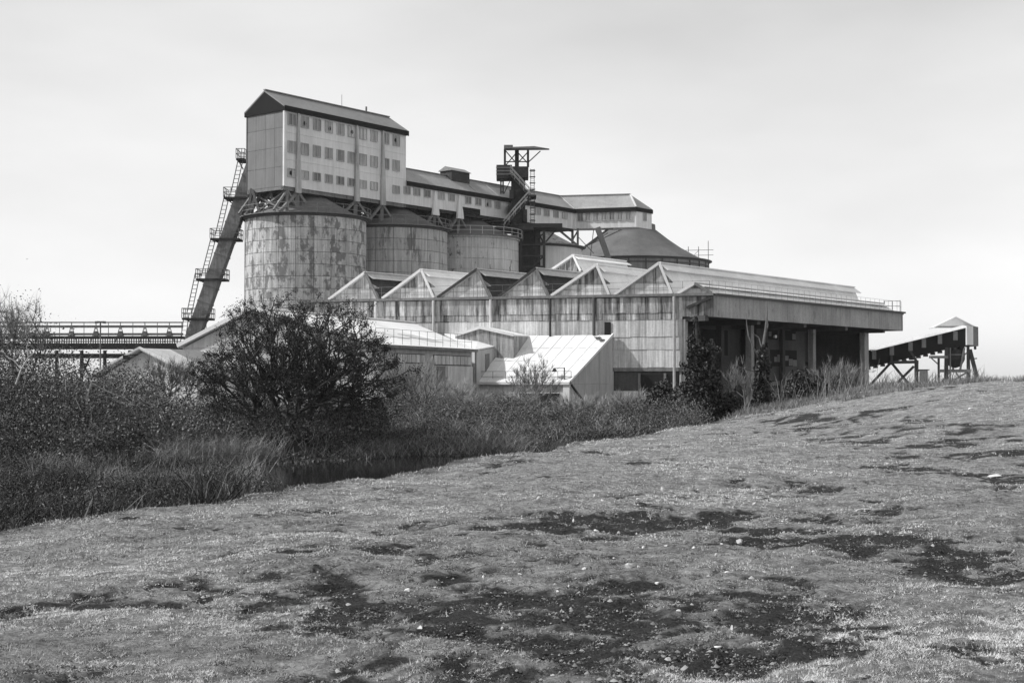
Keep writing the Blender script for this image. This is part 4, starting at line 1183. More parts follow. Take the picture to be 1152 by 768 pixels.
b = MB(); q = gm - UP * 0.35 + vec(-0.1, -0.02, 0)
b.bar(q, q + vec(-0.4, -0.5, -0.05), 0.06); b.box(q + vec(-0.45, -0.55, -0.15), 0.32, 0.25, 0.22); b.build('wall_lamp', M_steel, ss)

# ================================================================== INCLINED CONVEYOR AND TRANSFER HOUSE (right)
CY = 138.0
rc = thing('inclined_conveyor', vec(P(1020, 428, CY).x, CY, GZ), 'dark inclined belt conveyor with white arched roof, at the right end', 'conveyor')
def Cq(px, py, dy=0): return P(px, py, CY + dy)
def cl_pt(f, w): return Cq(976 + (1087 - 976) * f, 0)
lo0, lo1 = Cq(974, 414), Cq(1087, 388); up0, up1 = Cq(974, 395), Cq(1087, 368.5)
MB().hull([lo0, lo1, lo1 + vec(0, 2.2, 0), lo0 + vec(0, 2.2, 0)], [up0, up1, up1 + vec(0, 2.2, 0), up0 + vec(0, 2.2, 0)]).build('casing', M_roofdark, rc)
b = MB(); npr = 8; pa = []; pb_ = []
for k in range(npr + 1):
    a = math.pi * k / npr
    off = vec(0, 1.1 - 1.25 * math.cos(a), 0.28 * math.sin(a))
    pa.append(up0 + off + vec(0.5, 0, 0)); pb_.append(up1 + off)
b.add(pa + pb_, [(k, k + 1, npr + 1 + k + 1, npr + 1 + k) for k in range(npr)] + [tuple(range(npr + 1))])
b.build('arched_roof', M_whiteg, rc)
for x in (983, 1003, 1024, 1039, 1057, 1074.5):
    f = (x - 974) / 113.0
    a0 = up0 + (up1 - up0) * f; MB().box(a0 + vec(0, -0.08, -0.55), 0.42, 0.1, 0.9).build('roof_bracket', M_steelm, rc)
bb = MB()
rbm = MB().box((0, 0, 0), 0.35, 0.5, 0.25).mesh('roller_bracket', M_steel)
for k in range(14):
    f = (k + 0.5) / 14; a0 = lo0 + (lo1 - lo0) * f; put('roller_bracket', rbm, rc, a0 + vec(0, 0.4, -0.12))
b = MB()
b.bar(Cq(1001, 407.5), Cq(1033, 407), 0.3)
b.bar(Cq(1031, 406), Cq(1031, 442), 0.32)
for x0, y0, x1, y1 in ((1002, 408, 978, 434), (1003, 408, 1024, 434), (1028, 412, 1010, 430), (1022, 392, 1031, 406), (1003, 398, 1003, 408)): b.bar(Cq(x0, y0), Cq(x1, y1), 0.22)
b.build('trestle', M_steel, rc)
th = thing('transfer_house', vec(P(1078, 428, CY).x, CY, GZ), 'pale gabled transfer house on steel legs at the conveyor head', 'tower')
t0, tm, t1 = Cq(1053.5, 367, 2.6), Cq(1074.5, 357, 2.6), Cq(1094, 366, 2.6)
t1.z = t0.z
zb = Cq(1086, 388).z
MB().prism([vec(t0.x + 0.1, t0.y, zb + 2.0), vec(t1.x, t1.y, zb + 2.0), t1, tm, t0 + vec(0.1, 0, 0)], vec(0.8, 4.0, 0)).build('wall', M_bright, th)
MB().hull([vec(Cq(1086.2, 388).x, CY - 0.4, zb), vec(Cq(1093.5, 388).x, CY - 0.4, zb), vec(t1.x, t1.y + 2, zb), vec(Cq(1086.2, 388).x, t0.y + 2, zb)],
          [vec(Cq(1086.2, 388).x, CY - 0.4, Cq(1086, 367).z), vec(Cq(1093.5, 388).x, CY - 0.4, t0.z - 0.1), vec(t1.x, t1.y + 2, t0.z - 0.1), vec(Cq(1086.2, 388).x, t0.y + 2, t0.z - 0.1)]).build('front_bay', M_side, th)
MB().hull([vec(Cq(1093.6, 388).x, CY + 0.3, zb - 0.1), vec(Cq(1103, 388).x, CY + 0.6, zb - 0.1), vec(Cq(1103, 388).x, CY + 4.5, zb - 0.1), vec(Cq(1093.6, 388).x, CY + 4.5, zb - 0.1)],
          [vec(Cq(1093.6, 388).x, CY + 0.3, Cq(1093, 366).z), vec(Cq(1103, 388).x, CY + 0.6, Cq(1093, 367.5).z), vec(Cq(1103, 388).x, CY + 4.5, Cq(1093, 367.5).z), vec(Cq(1093.6, 388).x, CY + 4.5, Cq(1093, 366).z)]).build('side_bay', M_steelm, th)
MB().slab([t0 - vec(0.3, 0.2, 0.05), tm - vec(0, 0.2, -0.1), tm + vec(0.8, 4.2, 0.1), t0 + vec(0.5, 4.2, -0.05)], 0.1).build('roof', M_white, th)
MB().slab([tm - vec(0, 0.2, -0.1), t1 + vec(0.2, -0.2, 0), t1 + vec(1.0, 4.2, 0), tm + vec(0.8, 4.2, 0.1)], 0.1).build('roof', M_white, th)
for x0, y0, x1, y1, dy, w in ((1056, 402, 1056, 446, 0, 0.28), (1065, 391, 1064, 446, 0, 0.5), (1066, 391, 1063, 446, 3.5, 0.4), (1089, 388, 1089, 446, 0, 0.35), (1089, 388, 1091, 446, 3.5, 0.35), (1091, 393, 1099, 424, 0, 0.5), (1081, 388, 1081, 400, 1, 0.5), (1084, 388, 1078, 402, 1, 0.4), (1097, 388, 1097, 393, 2, 0.3)):
    MB().bar(Cq(x0, y0, dy), Cq(x1, y1, dy), w * 0.65).build('leg', M_steel, th)
b = Bars()
b.bar(Cq(1046, 401.5), Cq(1066, 401.5), 0.5, 0.25); b.bar(Cq(1056, 417), Cq(1092, 417), 0.25, 0.3); b.bar(Cq(1047, 402), Cq(1057, 411), 0.1)
b.bar(Cq(1065, 408, 3), Cq(1092, 395, 3), 0.12); b.bar(Cq(1063, 417, 2), Cq(1071, 391, 2), 0.14); b.bar(Cq(1080, 417, 0), Cq(1085, 391, 0), 0.16); b.bar(Cq(1057, 432, 1), Cq(1080, 405, 1), 0.1); b.bar(Cq(1083, 430, 1), Cq(1066, 405, 1), 0.1); b.bar(Cq(1069, 391, 0), Cq(1069, 430, 0), 0.12); b.bar(Cq(1065, 432, 0), Cq(1089, 418, 0), 0.15); b.bar(Cq(1091, 404), Cq(1099, 403), 0.12)
b.build('platform_bar', M_steelm, th)
hp = Cq(1074.5, 400, 1.2)
MB().lathe(hp, [(0.05, hp.z - 1.25), (0.6, hp.z - 1.05), (0.95, hp.z - 0.4), (0.95, hp.z + 0.5), (0.6, hp.z + 0.9), (0.55, hp.z + 1.3)], 14).build('hopper', M_steel, th)
MB().lathe(hp, [(1.0, hp.z + 0.02), (1.0, hp.z + 0.16), (0.9, hp.z + 0.16)], 14).build('hopper_band', M_steelm, th)
hu = thing('metal_hut', vec(P(1037.5, 428, 140).x, 141, GZ), 'small flat-roofed metal hut beneath the right conveyor', 'hut')
c = P(1037.5, 425, 141)
MB().box(vec(c.x, c.y, 1.1), 0.85, 1.0, 3.1).build('wall', M_sheetl, hu)
MB().box(vec(c.x, c.y, 2.7), 1.15, 1.2, 0.1).build('roof', M_steelm, hu)
# ================================================================== VEGETATION
def unit(v): return v / np.maximum(np.linalg.norm(v, axis=-1, keepdims=True), 1e-9)
def leaf_geo(pos, size, r, out=None, bias=0.0, asp=0.6):
    n = len(pos)
    nrm = r.normal(size=(n, 3))
    if out is not None: nrm = nrm + out * bias
    nrm = unit(nrm)
    u = unit(np.cross(nrm, r.normal(size=(n, 3)))); v = np.cross(nrm, u)
    s = (size if np.ndim(size) else np.full(n, size))[:, None]
    V = np.stack([pos - u * s * 0.5, pos + v * s * 0.5 * asp + nrm * s * 0.06, pos + u * s * 0.5, pos - v * s * 0.5 * asp + nrm * s * 0.06], 1).reshape(-1, 3)
    F = np.arange(4 * n).reshape(n, 4)
    return V, F
def blade_geo(base, tip, width, r, bend=0.25, three=True):
    """bent tapering blades: base, middle and tip"""
    n = len(base); d = tip - base
    side = unit(np.cross(d, r.normal(size=(n, 3))) * np.array([1, 1, 0.15]))
    w = (width if np.ndim(width) else np.full(n, width))[:, None]
    L = np.linalg.norm(d, axis=1)[:, None]
    sag = r.normal(size=(n, 3)) * np.array([1, 1, 0]) * L * bend
    mid = base + d * 0.55 - sag * 0.35 + np.array([0, 0, 0.12]) * L
    if not three:
        V = np.stack([base - side * w, base + side * w, tip], 1).reshape(-1, 3)
        return V, np.arange(3 * n).reshape(n, 3)
    V = np.stack([base - side * w, base + side * w, mid + side * w * 0.7, mid - side * w * 0.7, tip], 1).reshape(-1, 3)
    i = np.arange(n)[:, None] * 5
    F = np.concatenate([i + np.array([[0, 1, 2]]), i + np.array([[0, 2, 3]]), i + np.array([[3, 2, 4]])], 0)
    return V, F
def grow(bases, targets, r, seg=0.3, bal=0.45, jit=0.06, droop=0.0):
    tot = len(bases) + len(targets) * 14
    N = np.zeros((tot, 3)); par = np.full(tot, -1); pl = np.zeros(tot)
    n = len(bases); N[:n] = bases
    tips = []
    c = np.mean(bases, 0)
    for k in np.argsort(np.linalg.norm(targets - c, axis=1) + r.normal(0, 0.25, len(targets))):
        tg = targets[k]
        d = np.linalg.norm(N[:n] - tg, axis=1)
        j = int(np.argmin(d + bal * pl[:n])); L = d[j]
        m = min(12, max(1, int(L / seg))); p = j; a = N[j].copy()
        for q in range(1, m + 1):
            f = q / m
            x = a + (tg - a) * f + np.array([0, 0, math.sin(math.pi * f) * L * 0.10 - droop * f * L])
            if q < m: x = x + r.normal(0, jit, 3) * min(1.0, L)
            N[n] = x; par[n] = p; pl[n] = pl[p] + np.linalg.norm(x - N[p]); p = n; n += 1
        tips.append(p)
    N = N[:n]; par = par[:n]
    cnt = np.zeros(n); cnt[tips] += 1
    for i in range(n - 1, -1, -1):
        if par[i] >= 0: cnt[par[i]] += cnt[i]
    return N, par, cnt, np.array(tips)
def tube_geo(N, par, rad, k=4):
    idx = np.where(par >= 0)[0]
    a = N[par[idx]]; b = N[idx]; ra = rad[par[idx]]; rb = rad[idx]
    ra = np.minimum(ra, rb * 1.7)
    d = unit(b - a); h = np.where(np.abs(d[:, 2:3]) < 0.9, np.array([[0, 0, 1.0]]), np.array([[1.0, 0, 0]]))
    x = unit(np.cross(h, d)); y = np.cross(d, x)
    V = []
    for c, r_ in ((a, ra), (b, rb)):
        for i in range(k):
            t_ = 2 * math.pi * i / k
            V.append(c + (x * math.cos(t_) + y * math.sin(t_)) * r_[:, None])
    V = np.stack(V, 1).reshape(-1, 3); n = len(idx)
    i0 = np.arange(n)[:, None] * 2 * k
    F = np.concatenate([i0 + np.array([[i, (i + 1) % k, k + (i + 1) % k, k + i]]) for i in range(k)], 0)
    return V, F
def woody(name, parent, N, par, cnt, r_tip, power, mat):
    rad = r_tip * np.maximum(cnt, 1) ** power
    V, F = tube_geo(N, par, rad)
    return np_mesh(name, V, F, mat, parent, tuple(WLOC[parent.name]))
def leaves(name, parent, pos, size, r, mat, tone=None, out=None, bias=0.0, asp=0.6, kind=None):
    V, F = leaf_geo(pos, size, r, out, bias, asp)
    tone = r.random(len(pos)) ** 1.6 if tone is None else tone
    o = np_mesh(name, V, F, mat, parent, tuple(WLOC[parent.name]) if parent else (0, 0, 0), {'tone': np.repeat(np.clip(tone, 0, 1), 4)})
    if kind: o['kind'] = kind
    return o
def blades(name, parent, base, tip, width, r, mat, tone, bend=0.25, three=True):
    V, F = blade_geo(base, tip, width, r, bend, three)
    return np_mesh(name, V, F, mat, parent, tuple(WLOC[parent.name]) if parent else (0, 0, 0), {'tone': np.repeat(np.clip(tone, 0, 1), 5 if three else 3)})
def on_ground(x, y): return np.stack([x, y, ground_h(x, y)], 1)

# ---- hawthorn
r = np.random.default_rng(11)
hb = np.array([(330 - 576) / FPX * 47.0, 47.0, -0.55])
hw = thing('hawthorn_bush', hb, 'large dark round-crowned hawthorn bush with many stems on the pond bank', 'bush')
def dome(n, c, rad, r, low=-0.45, shell=0.45, lump=0.16):
    out = []
    while len(out) < n:
        v = unit(r.normal(size=(1, 3)))[0]
        if v[2] < low: continue
        az = math.atan2(v[1], v[0])
        k = 1 + lump * (math.sin(az * 3 + 1.3) * 0.5 + math.sin(az * 7 + v[2] * 6) * 0.4 + math.sin(v[2] * 9 + az * 2) * 0.5)
        out.append(np.array(c) + v * np.array(rad) * k * r.random() ** shell)
    return np.array(out)
T = dome(1500, hb + np.array([0.1, 0, 2.05]), (3.45, 3.1, 2.85), r)
bases = hb + np.stack([r.normal(0, 0.28, 9), r.normal(0, 0.2, 9), np.full(9, -0.1)], 1)
N, par, cnt, tips = grow(bases, T, r, 0.32, 0.5, 0.07)
woody('stem', hw, N, par, cnt, 0.0095, 0.45, M_bark)
small = np.where(cnt <= 2)[0]
tw0 = N[r.choice(small, 9000)]
twd = unit(tw0 - (hb + np.array([0, 0, 1.0]))) * 0.7 + r.normal(0, 0.55, (9000, 3))
tip = tw0 + unit(twd) * r.uniform(0.12, 0.42, (9000, 1))
o = blades('twig', hw, tw0, tip, 0.006, r, M_leafh, r.uniform(0.0, 0.7, 9000), 0.15); o['kind'] = 'stuff'
npos = 84000
src = r.integers(0, 9000, npos)
lp_ = tw0[src] + (tip[src] - tw0[src]) * r.random((npos, 1)) + r.normal(0, 0.05, (npos, 3))
keep = r.random(npos) < np.clip(1.15 - (lp_[:, 2] - 2.6) * 0.33, 0.35, 1)
lp_ = lp_[keep]
leaves('foliage', hw, lp_, r.uniform(0.035, 0.075, len(lp_)), r, M_leafh, kind='stuff')

# ---- bramble thicket on the left and along the far bank
r = np.random.default_rng(12)
HP = np.array([(-200, 4.0), (0, 3.8), (50, 3.6), (85, 3.2), (130, 2.5), (225, 2.1), (300, 1.5), (420, 1.25), (520, 1.1), (600, 0.95), (660, 0.85), (720, 0.95), (760, 1.15), (800, 1.0)])
def thick_h(x, y):
    px = 576 + x / y * FPX
    H = np.interp(px, HP[:, 0], HP[:, 1]) * (y / 45.0) ** 0.25
    far = y - far_y(x)
    ramp = 0.28 + 0.72 * SB(far / 6.0)
    return H * ramp * np.clip(0.82 + 0.42 * waves(x, y, 3.4, 7, 2) + 0.24 * waves(x, y, 1.1, 7, 16), 0.25, 1.35)
def far_zone(n, r, pxa, pxb, da, db):
    """points on the works side of the pond, by bearing and by distance beyond the water's edge"""
    px = r.uniform(pxa, pxb, n * 2); f = da + (db - da) * r.random(n * 2)
    k = (px - 576) / FPX
    y = np.full(n * 2, 45.0)
    for _ in range(12): y = far_y(k * y) + f
    x = k * y
    ok = (x - edge_x(y) < -0.6) & (y < 74)
    return x[ok][:n], y[ok][:n]
def mass(n, r, pxa, pxb, da, db, low=0.0):
    x, y = far_zone(n, r, pxa, pxb, da, db)
    h = np.maximum(thick_h(x, y), 0.15)
    u = r.random(len(x))
    z = ground_h(x, y) + h * (low + (1 - low) * (1 - u ** 1.7))
    return np.stack([x, y, z], 1), h, u
def mounds(n, r, pxa, pxb, da, db, rad, per):
    """overlapping bramble mounds; leaves sit in each mound's outer shell"""
    x, y = far_zone(n, r, pxa, pxb, da, db)
    h = np.maximum(thick_h(x, y), 0.3); g = ground_h(x, y)
    R_ = r.uniform(*rad, len(x)) * np.clip(h, 0.6, 1.6) ** 0.5
    w = R_ * R_; cnt = (w / w.sum() * per).astype(int)
    k = np.repeat(np.arange(len(x)), cnt); m = len(k)
    v_ = unit(r.normal(size=(m, 3))); v_[:, 2] = np.abs(v_[:, 2]) * 1.0 - 0.25 * r.random(m)
    lump = 1 + 0.20 * np.sin(v_[:, 0] * 7 + k) * np.sin(v_[:, 1] * 6 + v_[:, 2] * 5 + k * 2) + 0.14 * np.sin(v_[:, 0] * 15 + v_[:, 2] * 13 + k)
    rr_ = r.random(m) ** 0.28 * lump * np.where(r.random(m) < 0.06, r.uniform(1.0, 1.3, m), 1)
    pos = np.stack([x[k] + v_[:, 0] * rr_ * R_[k], y[k] + v_[:, 1] * rr_ * R_[k], g[k] + 0.35 * h[k] + v_[:, 2] * rr_ * h[k] * 0.68], 1)
    pos[:, 2] = np.maximum(pos[:, 2], np.maximum(g[k], WATER_Z) + 0.02)
    bt = r.uniform(0.15, 1.0, len(x)) ** 1.3
    tone = np.clip(r.random(m) ** 1.3 * (0.2 + 0.85 * bt[k]), 0, 1)
    return pos, v_, tone
pos, nv, tone = mounds(200, r, -60, 420, 0.0, 12, (0.6, 1.5), 190000)
br = leaves('bramble_thicket', None, pos, r.uniform(0.04, 0.10, len(pos)), r, M_bramble, tone, nv, 0.6)
tag(br, 'dense dark bramble thicket filling the bank on the left', 'thicket', None, 'stuff')
pos, nv, tone = mounds(170, r, 395, 790, -0.1, 17, (0.5, 1.2), 130000)
br = leaves('bank_brambles', None, pos, r.uniform(0.035, 0.085, len(pos)), r, M_bramble, tone * 0.75, nv, 0.4)
tag(br, 'low dark brambles along the far bank below the lean-to', 'brambles', None, 'stuff')
# bare canes and twigs standing out of it
def canes(name, n, r, pxa, pxb, da, db, hl, mat, tone, w, lab, lean=0.5):
    x, y = far_zone(n, r, pxa, pxb, da, db)
    k_ = r.random(len(x)) < np.clip(0.4 + 0.9 * waves(x, y, 2.0, 6, 27), 0.05, 1)
    x, y = x[k_], y[k_]
    h = np.maximum(thick_h(x, y), 0.2)
    b_ = np.stack([x, y, ground_h(x, y) + h * r.uniform(0.0, 0.75, len(x))], 1)
    L = r.uniform(*hl, len(x))[:, None]
    dr = unit(np.stack([r.normal(0, lean, len(x)), r.normal(0, lean, len(x)), np.full(len(x), 1.0)], 1))
    o = blades(name, None, b_, b_ + dr * L, w, r, mat, r.uniform(*tone, len(x)), 0.35)
    return tag(o, lab, name.replace('_', ' '), None, 'stuff')
canes('bare_canes', 12000, r, -40, 400, 0.5, 13, (0.3, 0.9), M_scrub, (0.0, 0.9), 0.007, 'thin bare canes arching out of the left thicket', 0.8)
canes('bank_twigs', 14000, r, 540, 790, 0.2, 18, (0.2, 0.7), M_scrub, (0.0, 0.9), 0.005, 'grey fuzzy twigs above the brambles below the shed corner', 1.3)
canes('grey_scrub', 14000, r, 385, 560, 0.2, 20, (0.2, 0.8), M_scrub, (0.0, 0.9), 0.005, 'grey leafless scrub and long stalks along the middle bank', 1.2)

# pale grass at the water's edge, far bank
def tuft_points(centres, n, rad, r):
    c = centres[r.integers(0, len(centres), n)]
    return c[:, 0] + r.normal(0, rad, n), c[:, 1] + r.normal(0, rad, n)
cx, cy = far_zone(14, r, 190, 300, -0.7, 1.0)
x, y = tuft_points(np.stack([cx, cy], 1), 3200, 0.3, r)
b_ = on_ground(x, y); b_[:, 2] = np.maximum(b_[:, 2], WATER_Z)
dr = np.stack([r.normal(0, 0.5, len(x)), r.normal(0, 0.5, len(x)) - 0.25, r.uniform(0.3, 0.9, len(x))], 1)
tag(blades('dry_grass', None, b_, b_ + dr * r.uniform(0.6, 1.2, (len(x), 1)), 0.008, r, M_dry, r.random(len(x)) * 0.9), 'pale dry grass drooping over the water beside the reeds', 'grass', None, 'stuff')
cx, cy = far_zone(46, r, 385, 600, 0.3, 3.0)
x, y = tuft_points(np.stack([cx, cy], 1), 5000, 0.4, r)
b_ = on_ground(x, y); b_[:, 2] = np.maximum(b_[:, 2], WATER_Z)
dr = np.stack([r.normal(0, 0.7, len(x)), r.normal(0, 0.7, len(x)) - 0.1, r.uniform(0.3, 1.0, len(x))], 1)
tag(blades('sedge', None, b_, b_ + dr * r.uniform(0.3, 0.85, (len(x), 1)), 0.006, r, M_scrub, 0.9 * r.random(len(x)) ** 1.4), 'grey arching sedge clumps on the far bank behind the water', 'sedge', None, 'stuff')

cx, cy = [], []
rr = np.random.default_rng(77)
for _ in range(34):
    y_ = rr.uniform(31, 39.5); x_ = (rr.uniform(20, 290) - 576) / FPX * y_
    if x_ - edge_x(y_) < -1.0: cx.append(x_); cy.append(y_)
x, y = tuft_points(np.stack([cx, cy], 1), 2200, 0.22, rr)
b_ = np.stack([x, y, np.maximum(ground_h(x, y), WATER_Z)], 1)
dr = np.stack([rr.normal(0, 0.45, len(x)), rr.normal(0, 0.45, len(x)), rr.uniform(0.5, 1.0, len(x))], 1)
tag(blades('dead_rushes', None, b_, b_ + dr * rr.uniform(0.4, 0.85, (len(x), 1)), 0.006, rr, M_dry, rr.random(len(x)) * 0.9 - 0.1), 'straw-pale dead clumps among the dark rushes', 'rushes', None, 'stuff')
# ---- reed bed in the pond, left
r = np.random.default_rng(13)
n = 80000
y = r.uniform(13, 39, n * 3); x = r.uniform(-17, -1.5, n * 3)
px = 576 + x / y * FPX
lim = 285 + 16 * waves(x, y, 2.5, 5, 4) - np.clip((y - 26) * 4.0, 0, 60)
ok = (x - edge_x(y) < 0.1) & (px < lim) & (px > -60) & (y < far_y(x) + 0.8)
dens = 3.0 * (fbm(x, y, 1.3, 3, 0.6, 3.0) - 0.36)
ok &= r.random(n * 3) < np.clip(dens, 0.02, 1)
x, y = x[ok][:n], y[ok][:n]
b_ = np.stack([x, y, np.maximum(ground_h(x, y), WATER_Z - 0.05)], 1)
hgt = r.uniform(0.12, 0.62, len(x)) * np.clip(0.85 + 0.28 * waves(x, y, 3.0, 6, 7) + 0.25 * waves(x, y, 0.8, 7, 17), 0.35, 1.5)
dr = np.stack([r.normal(0, 0.55, len(x)) + 0.08, r.normal(0, 0.55, len(x)), np.ones(len(x))], 1)
tn = r.random(len(x)) ** 2.6 * (0.12 + 1.6 * np.clip(fbm(x, y, 1.6, 4, 0.6, 8.0) - 0.35, 0, 0.6))
tag(blades('reed_bed', None, b_, b_ + dr * hgt[:, None], r.uniform(0.005, 0.010, len(x)), r, M_reed, tn, 0.2), 'dark rushes filling the pond edge at lower left', 'rushes', None, 'stuff')

# low dark growth among the rushes
rr = np.random.default_rng(78)
xs_, ys_ = [], []
while len(xs_) < 130:
    y_ = rr.uniform(15, 37); x_ = (rr.uniform(-30, 292) - 576) / FPX * y_
    if x_ - edge_x(y_) < -0.3: xs_.append(x_); ys_.append(y_)
xs_ = np.array(xs_); ys_ = np.array(ys_)
R_ = rr.uniform(0.3, 0.8, 130); H_ = rr.uniform(0.35, 0.95, 130)
k = rr.integers(0, 130, 70000); v_ = unit(rr.normal(size=(70000, 3))); v_[:, 2] = np.abs(v_[:, 2])
q_ = rr.random(70000) ** 0.35 * (1 + 0.25 * np.sin(v_[:, 0] * 7 + k) * np.sin(v_[:, 2] * 8 + k))
pos = np.stack([xs_[k] + v_[:, 0] * q_ * R_[k], ys_[k] + v_[:, 1] * q_ * R_[k], WATER_Z + v_[:, 2] * q_ * H_[k]], 1)
pos[:, 2] = np.maximum(pos[:, 2], ground_h(pos[:, 0], pos[:, 1]) + 0.02)
br = leaves('marsh_growth', None, pos, rr.uniform(0.03, 0.07, 70000), rr, M_bramble, rr.random(70000) ** 1.6 * rr.uniform(0.1, 0.8, 130)[k], v_, 0.4, 0.35)
tag(br, 'low dark leafy growth among the rushes at lower left', 'plants', None, 'stuff')
# ---- ivy-clad trees and evergreen bushes before the canopy
def blob_pts(n, blobs, r):
    w = np.array([b[3] * b[4] for b in blobs]); w = w / w.sum()
    k = r.choice(len(blobs), n, p=w); B = np.array(blobs)[k]
    v = unit(r.normal(size=(n, 3)))
    lump = 1 + 0.34 * np.sin(v[:, 0] * 6 + k) * np.sin(v[:, 2] * 7 + k * 2) + 0.22 * np.sin(v[:, 0] * 13 + v[:, 2] * 11)
    rr = r.random(n) ** 0.3 * lump
    return B[:, :3] + v * rr[:, None] * np.stack([B[:, 3], B[:, 3], B[:, 4]], 1), v
def ivy_thing(name, label, cat, Y, base_px, blobs_px, nleaf, leaf, limbs, seed, mat_l=None, bark=None, tone_p=1.8):
    r = np.random.default_rng(seed)
    x0 = (base_px - 576) / FPX * Y; z0 = gz(x0, Y)
    t_ = thing(name, (x0, Y, z0), label, cat)
    blobs = []
    for px, py, rx, ry in blobs_px:
        p = P(px, py, Y); blobs.append((p.x, Y + r.normal(0, 0.15), p.z, rx * Y / FPX, ry * Y / FPX))
    pos, v = blob_pts(nleaf, blobs, r)
    pos[:, 2] = np.maximum(pos[:, 2], ground_h(pos[:, 0], pos[:, 1]) - 0.05)
    leaves('foliage', t_, pos, r.uniform(leaf * 0.7, leaf * 1.3, nleaf), r, mat_l or M_ivy, r.random(nleaf) ** tone_p, v, 0.8, 0.8, 'stuff')
    Ns, pr, cn = [], [], []
    b = MB()
    for li, path in enumerate(limbs):
        pts = [P(px, py, Y + dy) for px, py, dy, _ in path]; rs_ = [q[3] for q in path]
        if li == 0: pts[0].z = z0 - 0.2
        m = MB()
        for a0, a1, r0, r1 in zip(pts[:-1], pts[1:], rs_[:-1], rs_[1:]): m.tube(a0, a1, r0, 6, r1)
        m.build('trunk' if li == 0 else 'branch', bark or M_bark, t_)
    return t_
ivy_thing('ivy_clad_tree', 'broad ivy-smothered tree stump with a thin leafy spire, left of the canopy bays', 'tree', 60, 788,
          [(783, 364, 2.6, 8), (784, 378, 4, 12), (781, 398, 9, 14), (796, 398, 13, 15), (788, 425, 20, 24), (776, 446, 14, 18), (800, 446, 16, 22), (788, 464, 24, 16), (822, 455, 12, 14), (806, 462, 16, 12), (833, 466, 8, 7), (779, 385, 5, 8)], 21000, 0.11,
          [[(788, 470, 0, .16), (787, 430, 0, .13), (784, 395, 0, .09), (783, 360, 0, .03)], [(787, 430, 0, .1), (797, 395, 0.1, .05)]], 21)
ivy_thing('ivy_wrapped_sapling', 'slim ivy-wrapped tree with two bare forked stems before the canopy', 'tree', 62, 857,
          [(857, 398, 5, 9), (857, 415, 8, 14), (856, 435, 10, 16), (857, 452, 11, 12), (862, 390, 3, 6)], 5200, 0.12,
          [[(857, 462, 0, .13), (857, 420, 0, .10), (858, 392, 0, .08), (861, 372, 0, .055), (863, 352, 0, .03), (863.5, 338, 0, .012)],
           [(857, 405, 0, .06), (848, 392, -0.1, .04), (842, 378, -0.1, .03), (840, 364, 0, .018), (840, 352, 0, .008)], [(860, 378, 0, .05), (864, 366, 0.1, .03), (863, 356, 0.1, .012)],
           [(858, 395, 0, .04), (854, 380, 0.1, .03), (846, 374, 0.1, .012)], [(857, 420, 0, .03), (838, 415, -0.3, .02), (828, 411, -0.3, .008)]], 22, bark=M_twig)
ivy_thing('evergreen_bush', 'rounded dark evergreen bush before the middle canopy bay', 'bush', 64, 902, [(902, 430, 16, 14), (897, 442, 17, 14), (908, 442, 15, 14), (902, 450, 20, 10)], 7000, 0.12,
          [[(902, 458, 0, .08), (902, 430, 0, .04)]], 23)
ivy_thing('ivy_mound', 'small dark leafy mound left of the ivy-smothered tree', 'bush', 62, 746, [(746, 440, 12, 11), (740, 452, 14, 14), (754, 452, 13, 14), (747, 466, 20, 12)], 6500, 0.12,
          [[(746, 470, 0, .08), (746, 440, 0, .03)]], 24)

# ---- bare shrubs
def bare(name, label, Y, base_px, crown, n, seed, mat, r_tip=0.006, power=0.5, twigs=1500, cat='shrub', z0=None, tone=(0.2, 0.9)):
    r = np.random.default_rng(seed)
    x0 = (base_px - 576) / FPX * Y; z0 = gz(x0, Y) if z0 is None else z0
    t_ = thing(name, (x0, Y, z0), label, cat)
    px, py, rx, ry = crown; c = P(px, py, Y)
    T = dome(n, (c.x, Y, c.z), (rx * Y / FPX, rx * Y / FPX * 0.8, ry * Y / FPX), r, -0.7, 0.5, 0.2)
    N, par, cnt, tips = grow(np.array([[x0, Y, z0 - 0.1]]), T, r, 0.3, 0.5, 0.06)
    woody('stem', t_, N, par, cnt, r_tip, power, mat)
    b_ = N[r.integers(len(N) // 5, len(N), twigs)]
    d = unit(unit(b_ - np.array([x0, Y, z0])) + r.normal(0, 0.45, (twigs, 3)))
    o = blades('twig', t_, b_, b_ + d * r.uniform(0.15, 0.6, (twigs, 1)), 0.006, r, M_scrub, r.uniform(*tone, twigs), 0.12); o['kind'] = 'stuff'
    return t_
bare('bare_sapling', 'leafless grey sapling before the bright lean-to roof', 84, 601, (600, 432, 30, 27), 260, 31, M_twig, 0.008, 0.45, 3500)
bare('bare_bush', 'wispy leafless bush at the left edge, above the thicket', 44, 15, (12, 372, 40, 34), 260, 32, M_twig, 0.006, 0.45, 1600)
bare('bare_shrub', 'fuzzy grey leafless shrub right of the hawthorn, below the boarded windows', 62, 470, (455, 440, 48, 34), 420, 33, M_twig, 0.006, 0.42, 6000)
bare('scrub_bush', 'grey twiggy bush standing before the small gabled hut', 56, 190, (195, 432, 44, 26), 330, 34, M_twig, 0.006, 0.42, 3500, tone=(0.0, 0.6))
bare('twig_bush', 'dense grey twiggy bush below the lean-to, under the bare sapling', 70, 575, (572, 462, 52, 26), 380, 35, M_twig, 0.006, 0.42, 6000)
bare('pale_bush', 'pale twiggy bush below the boarded windows, right of the fuzzy shrub', 68, 512, (510, 455, 36, 22), 300, 36, M_twig, 0.005, 0.42, 6000, tone=(0.3, 1.0))
bare('low_bush', 'low pale twiggy bush right of the lean-to end wall', 70, 655, (655, 462, 40, 16), 300, 37, M_twig, 0.005, 0.42, 6000, tone=(0.2, 1.0))
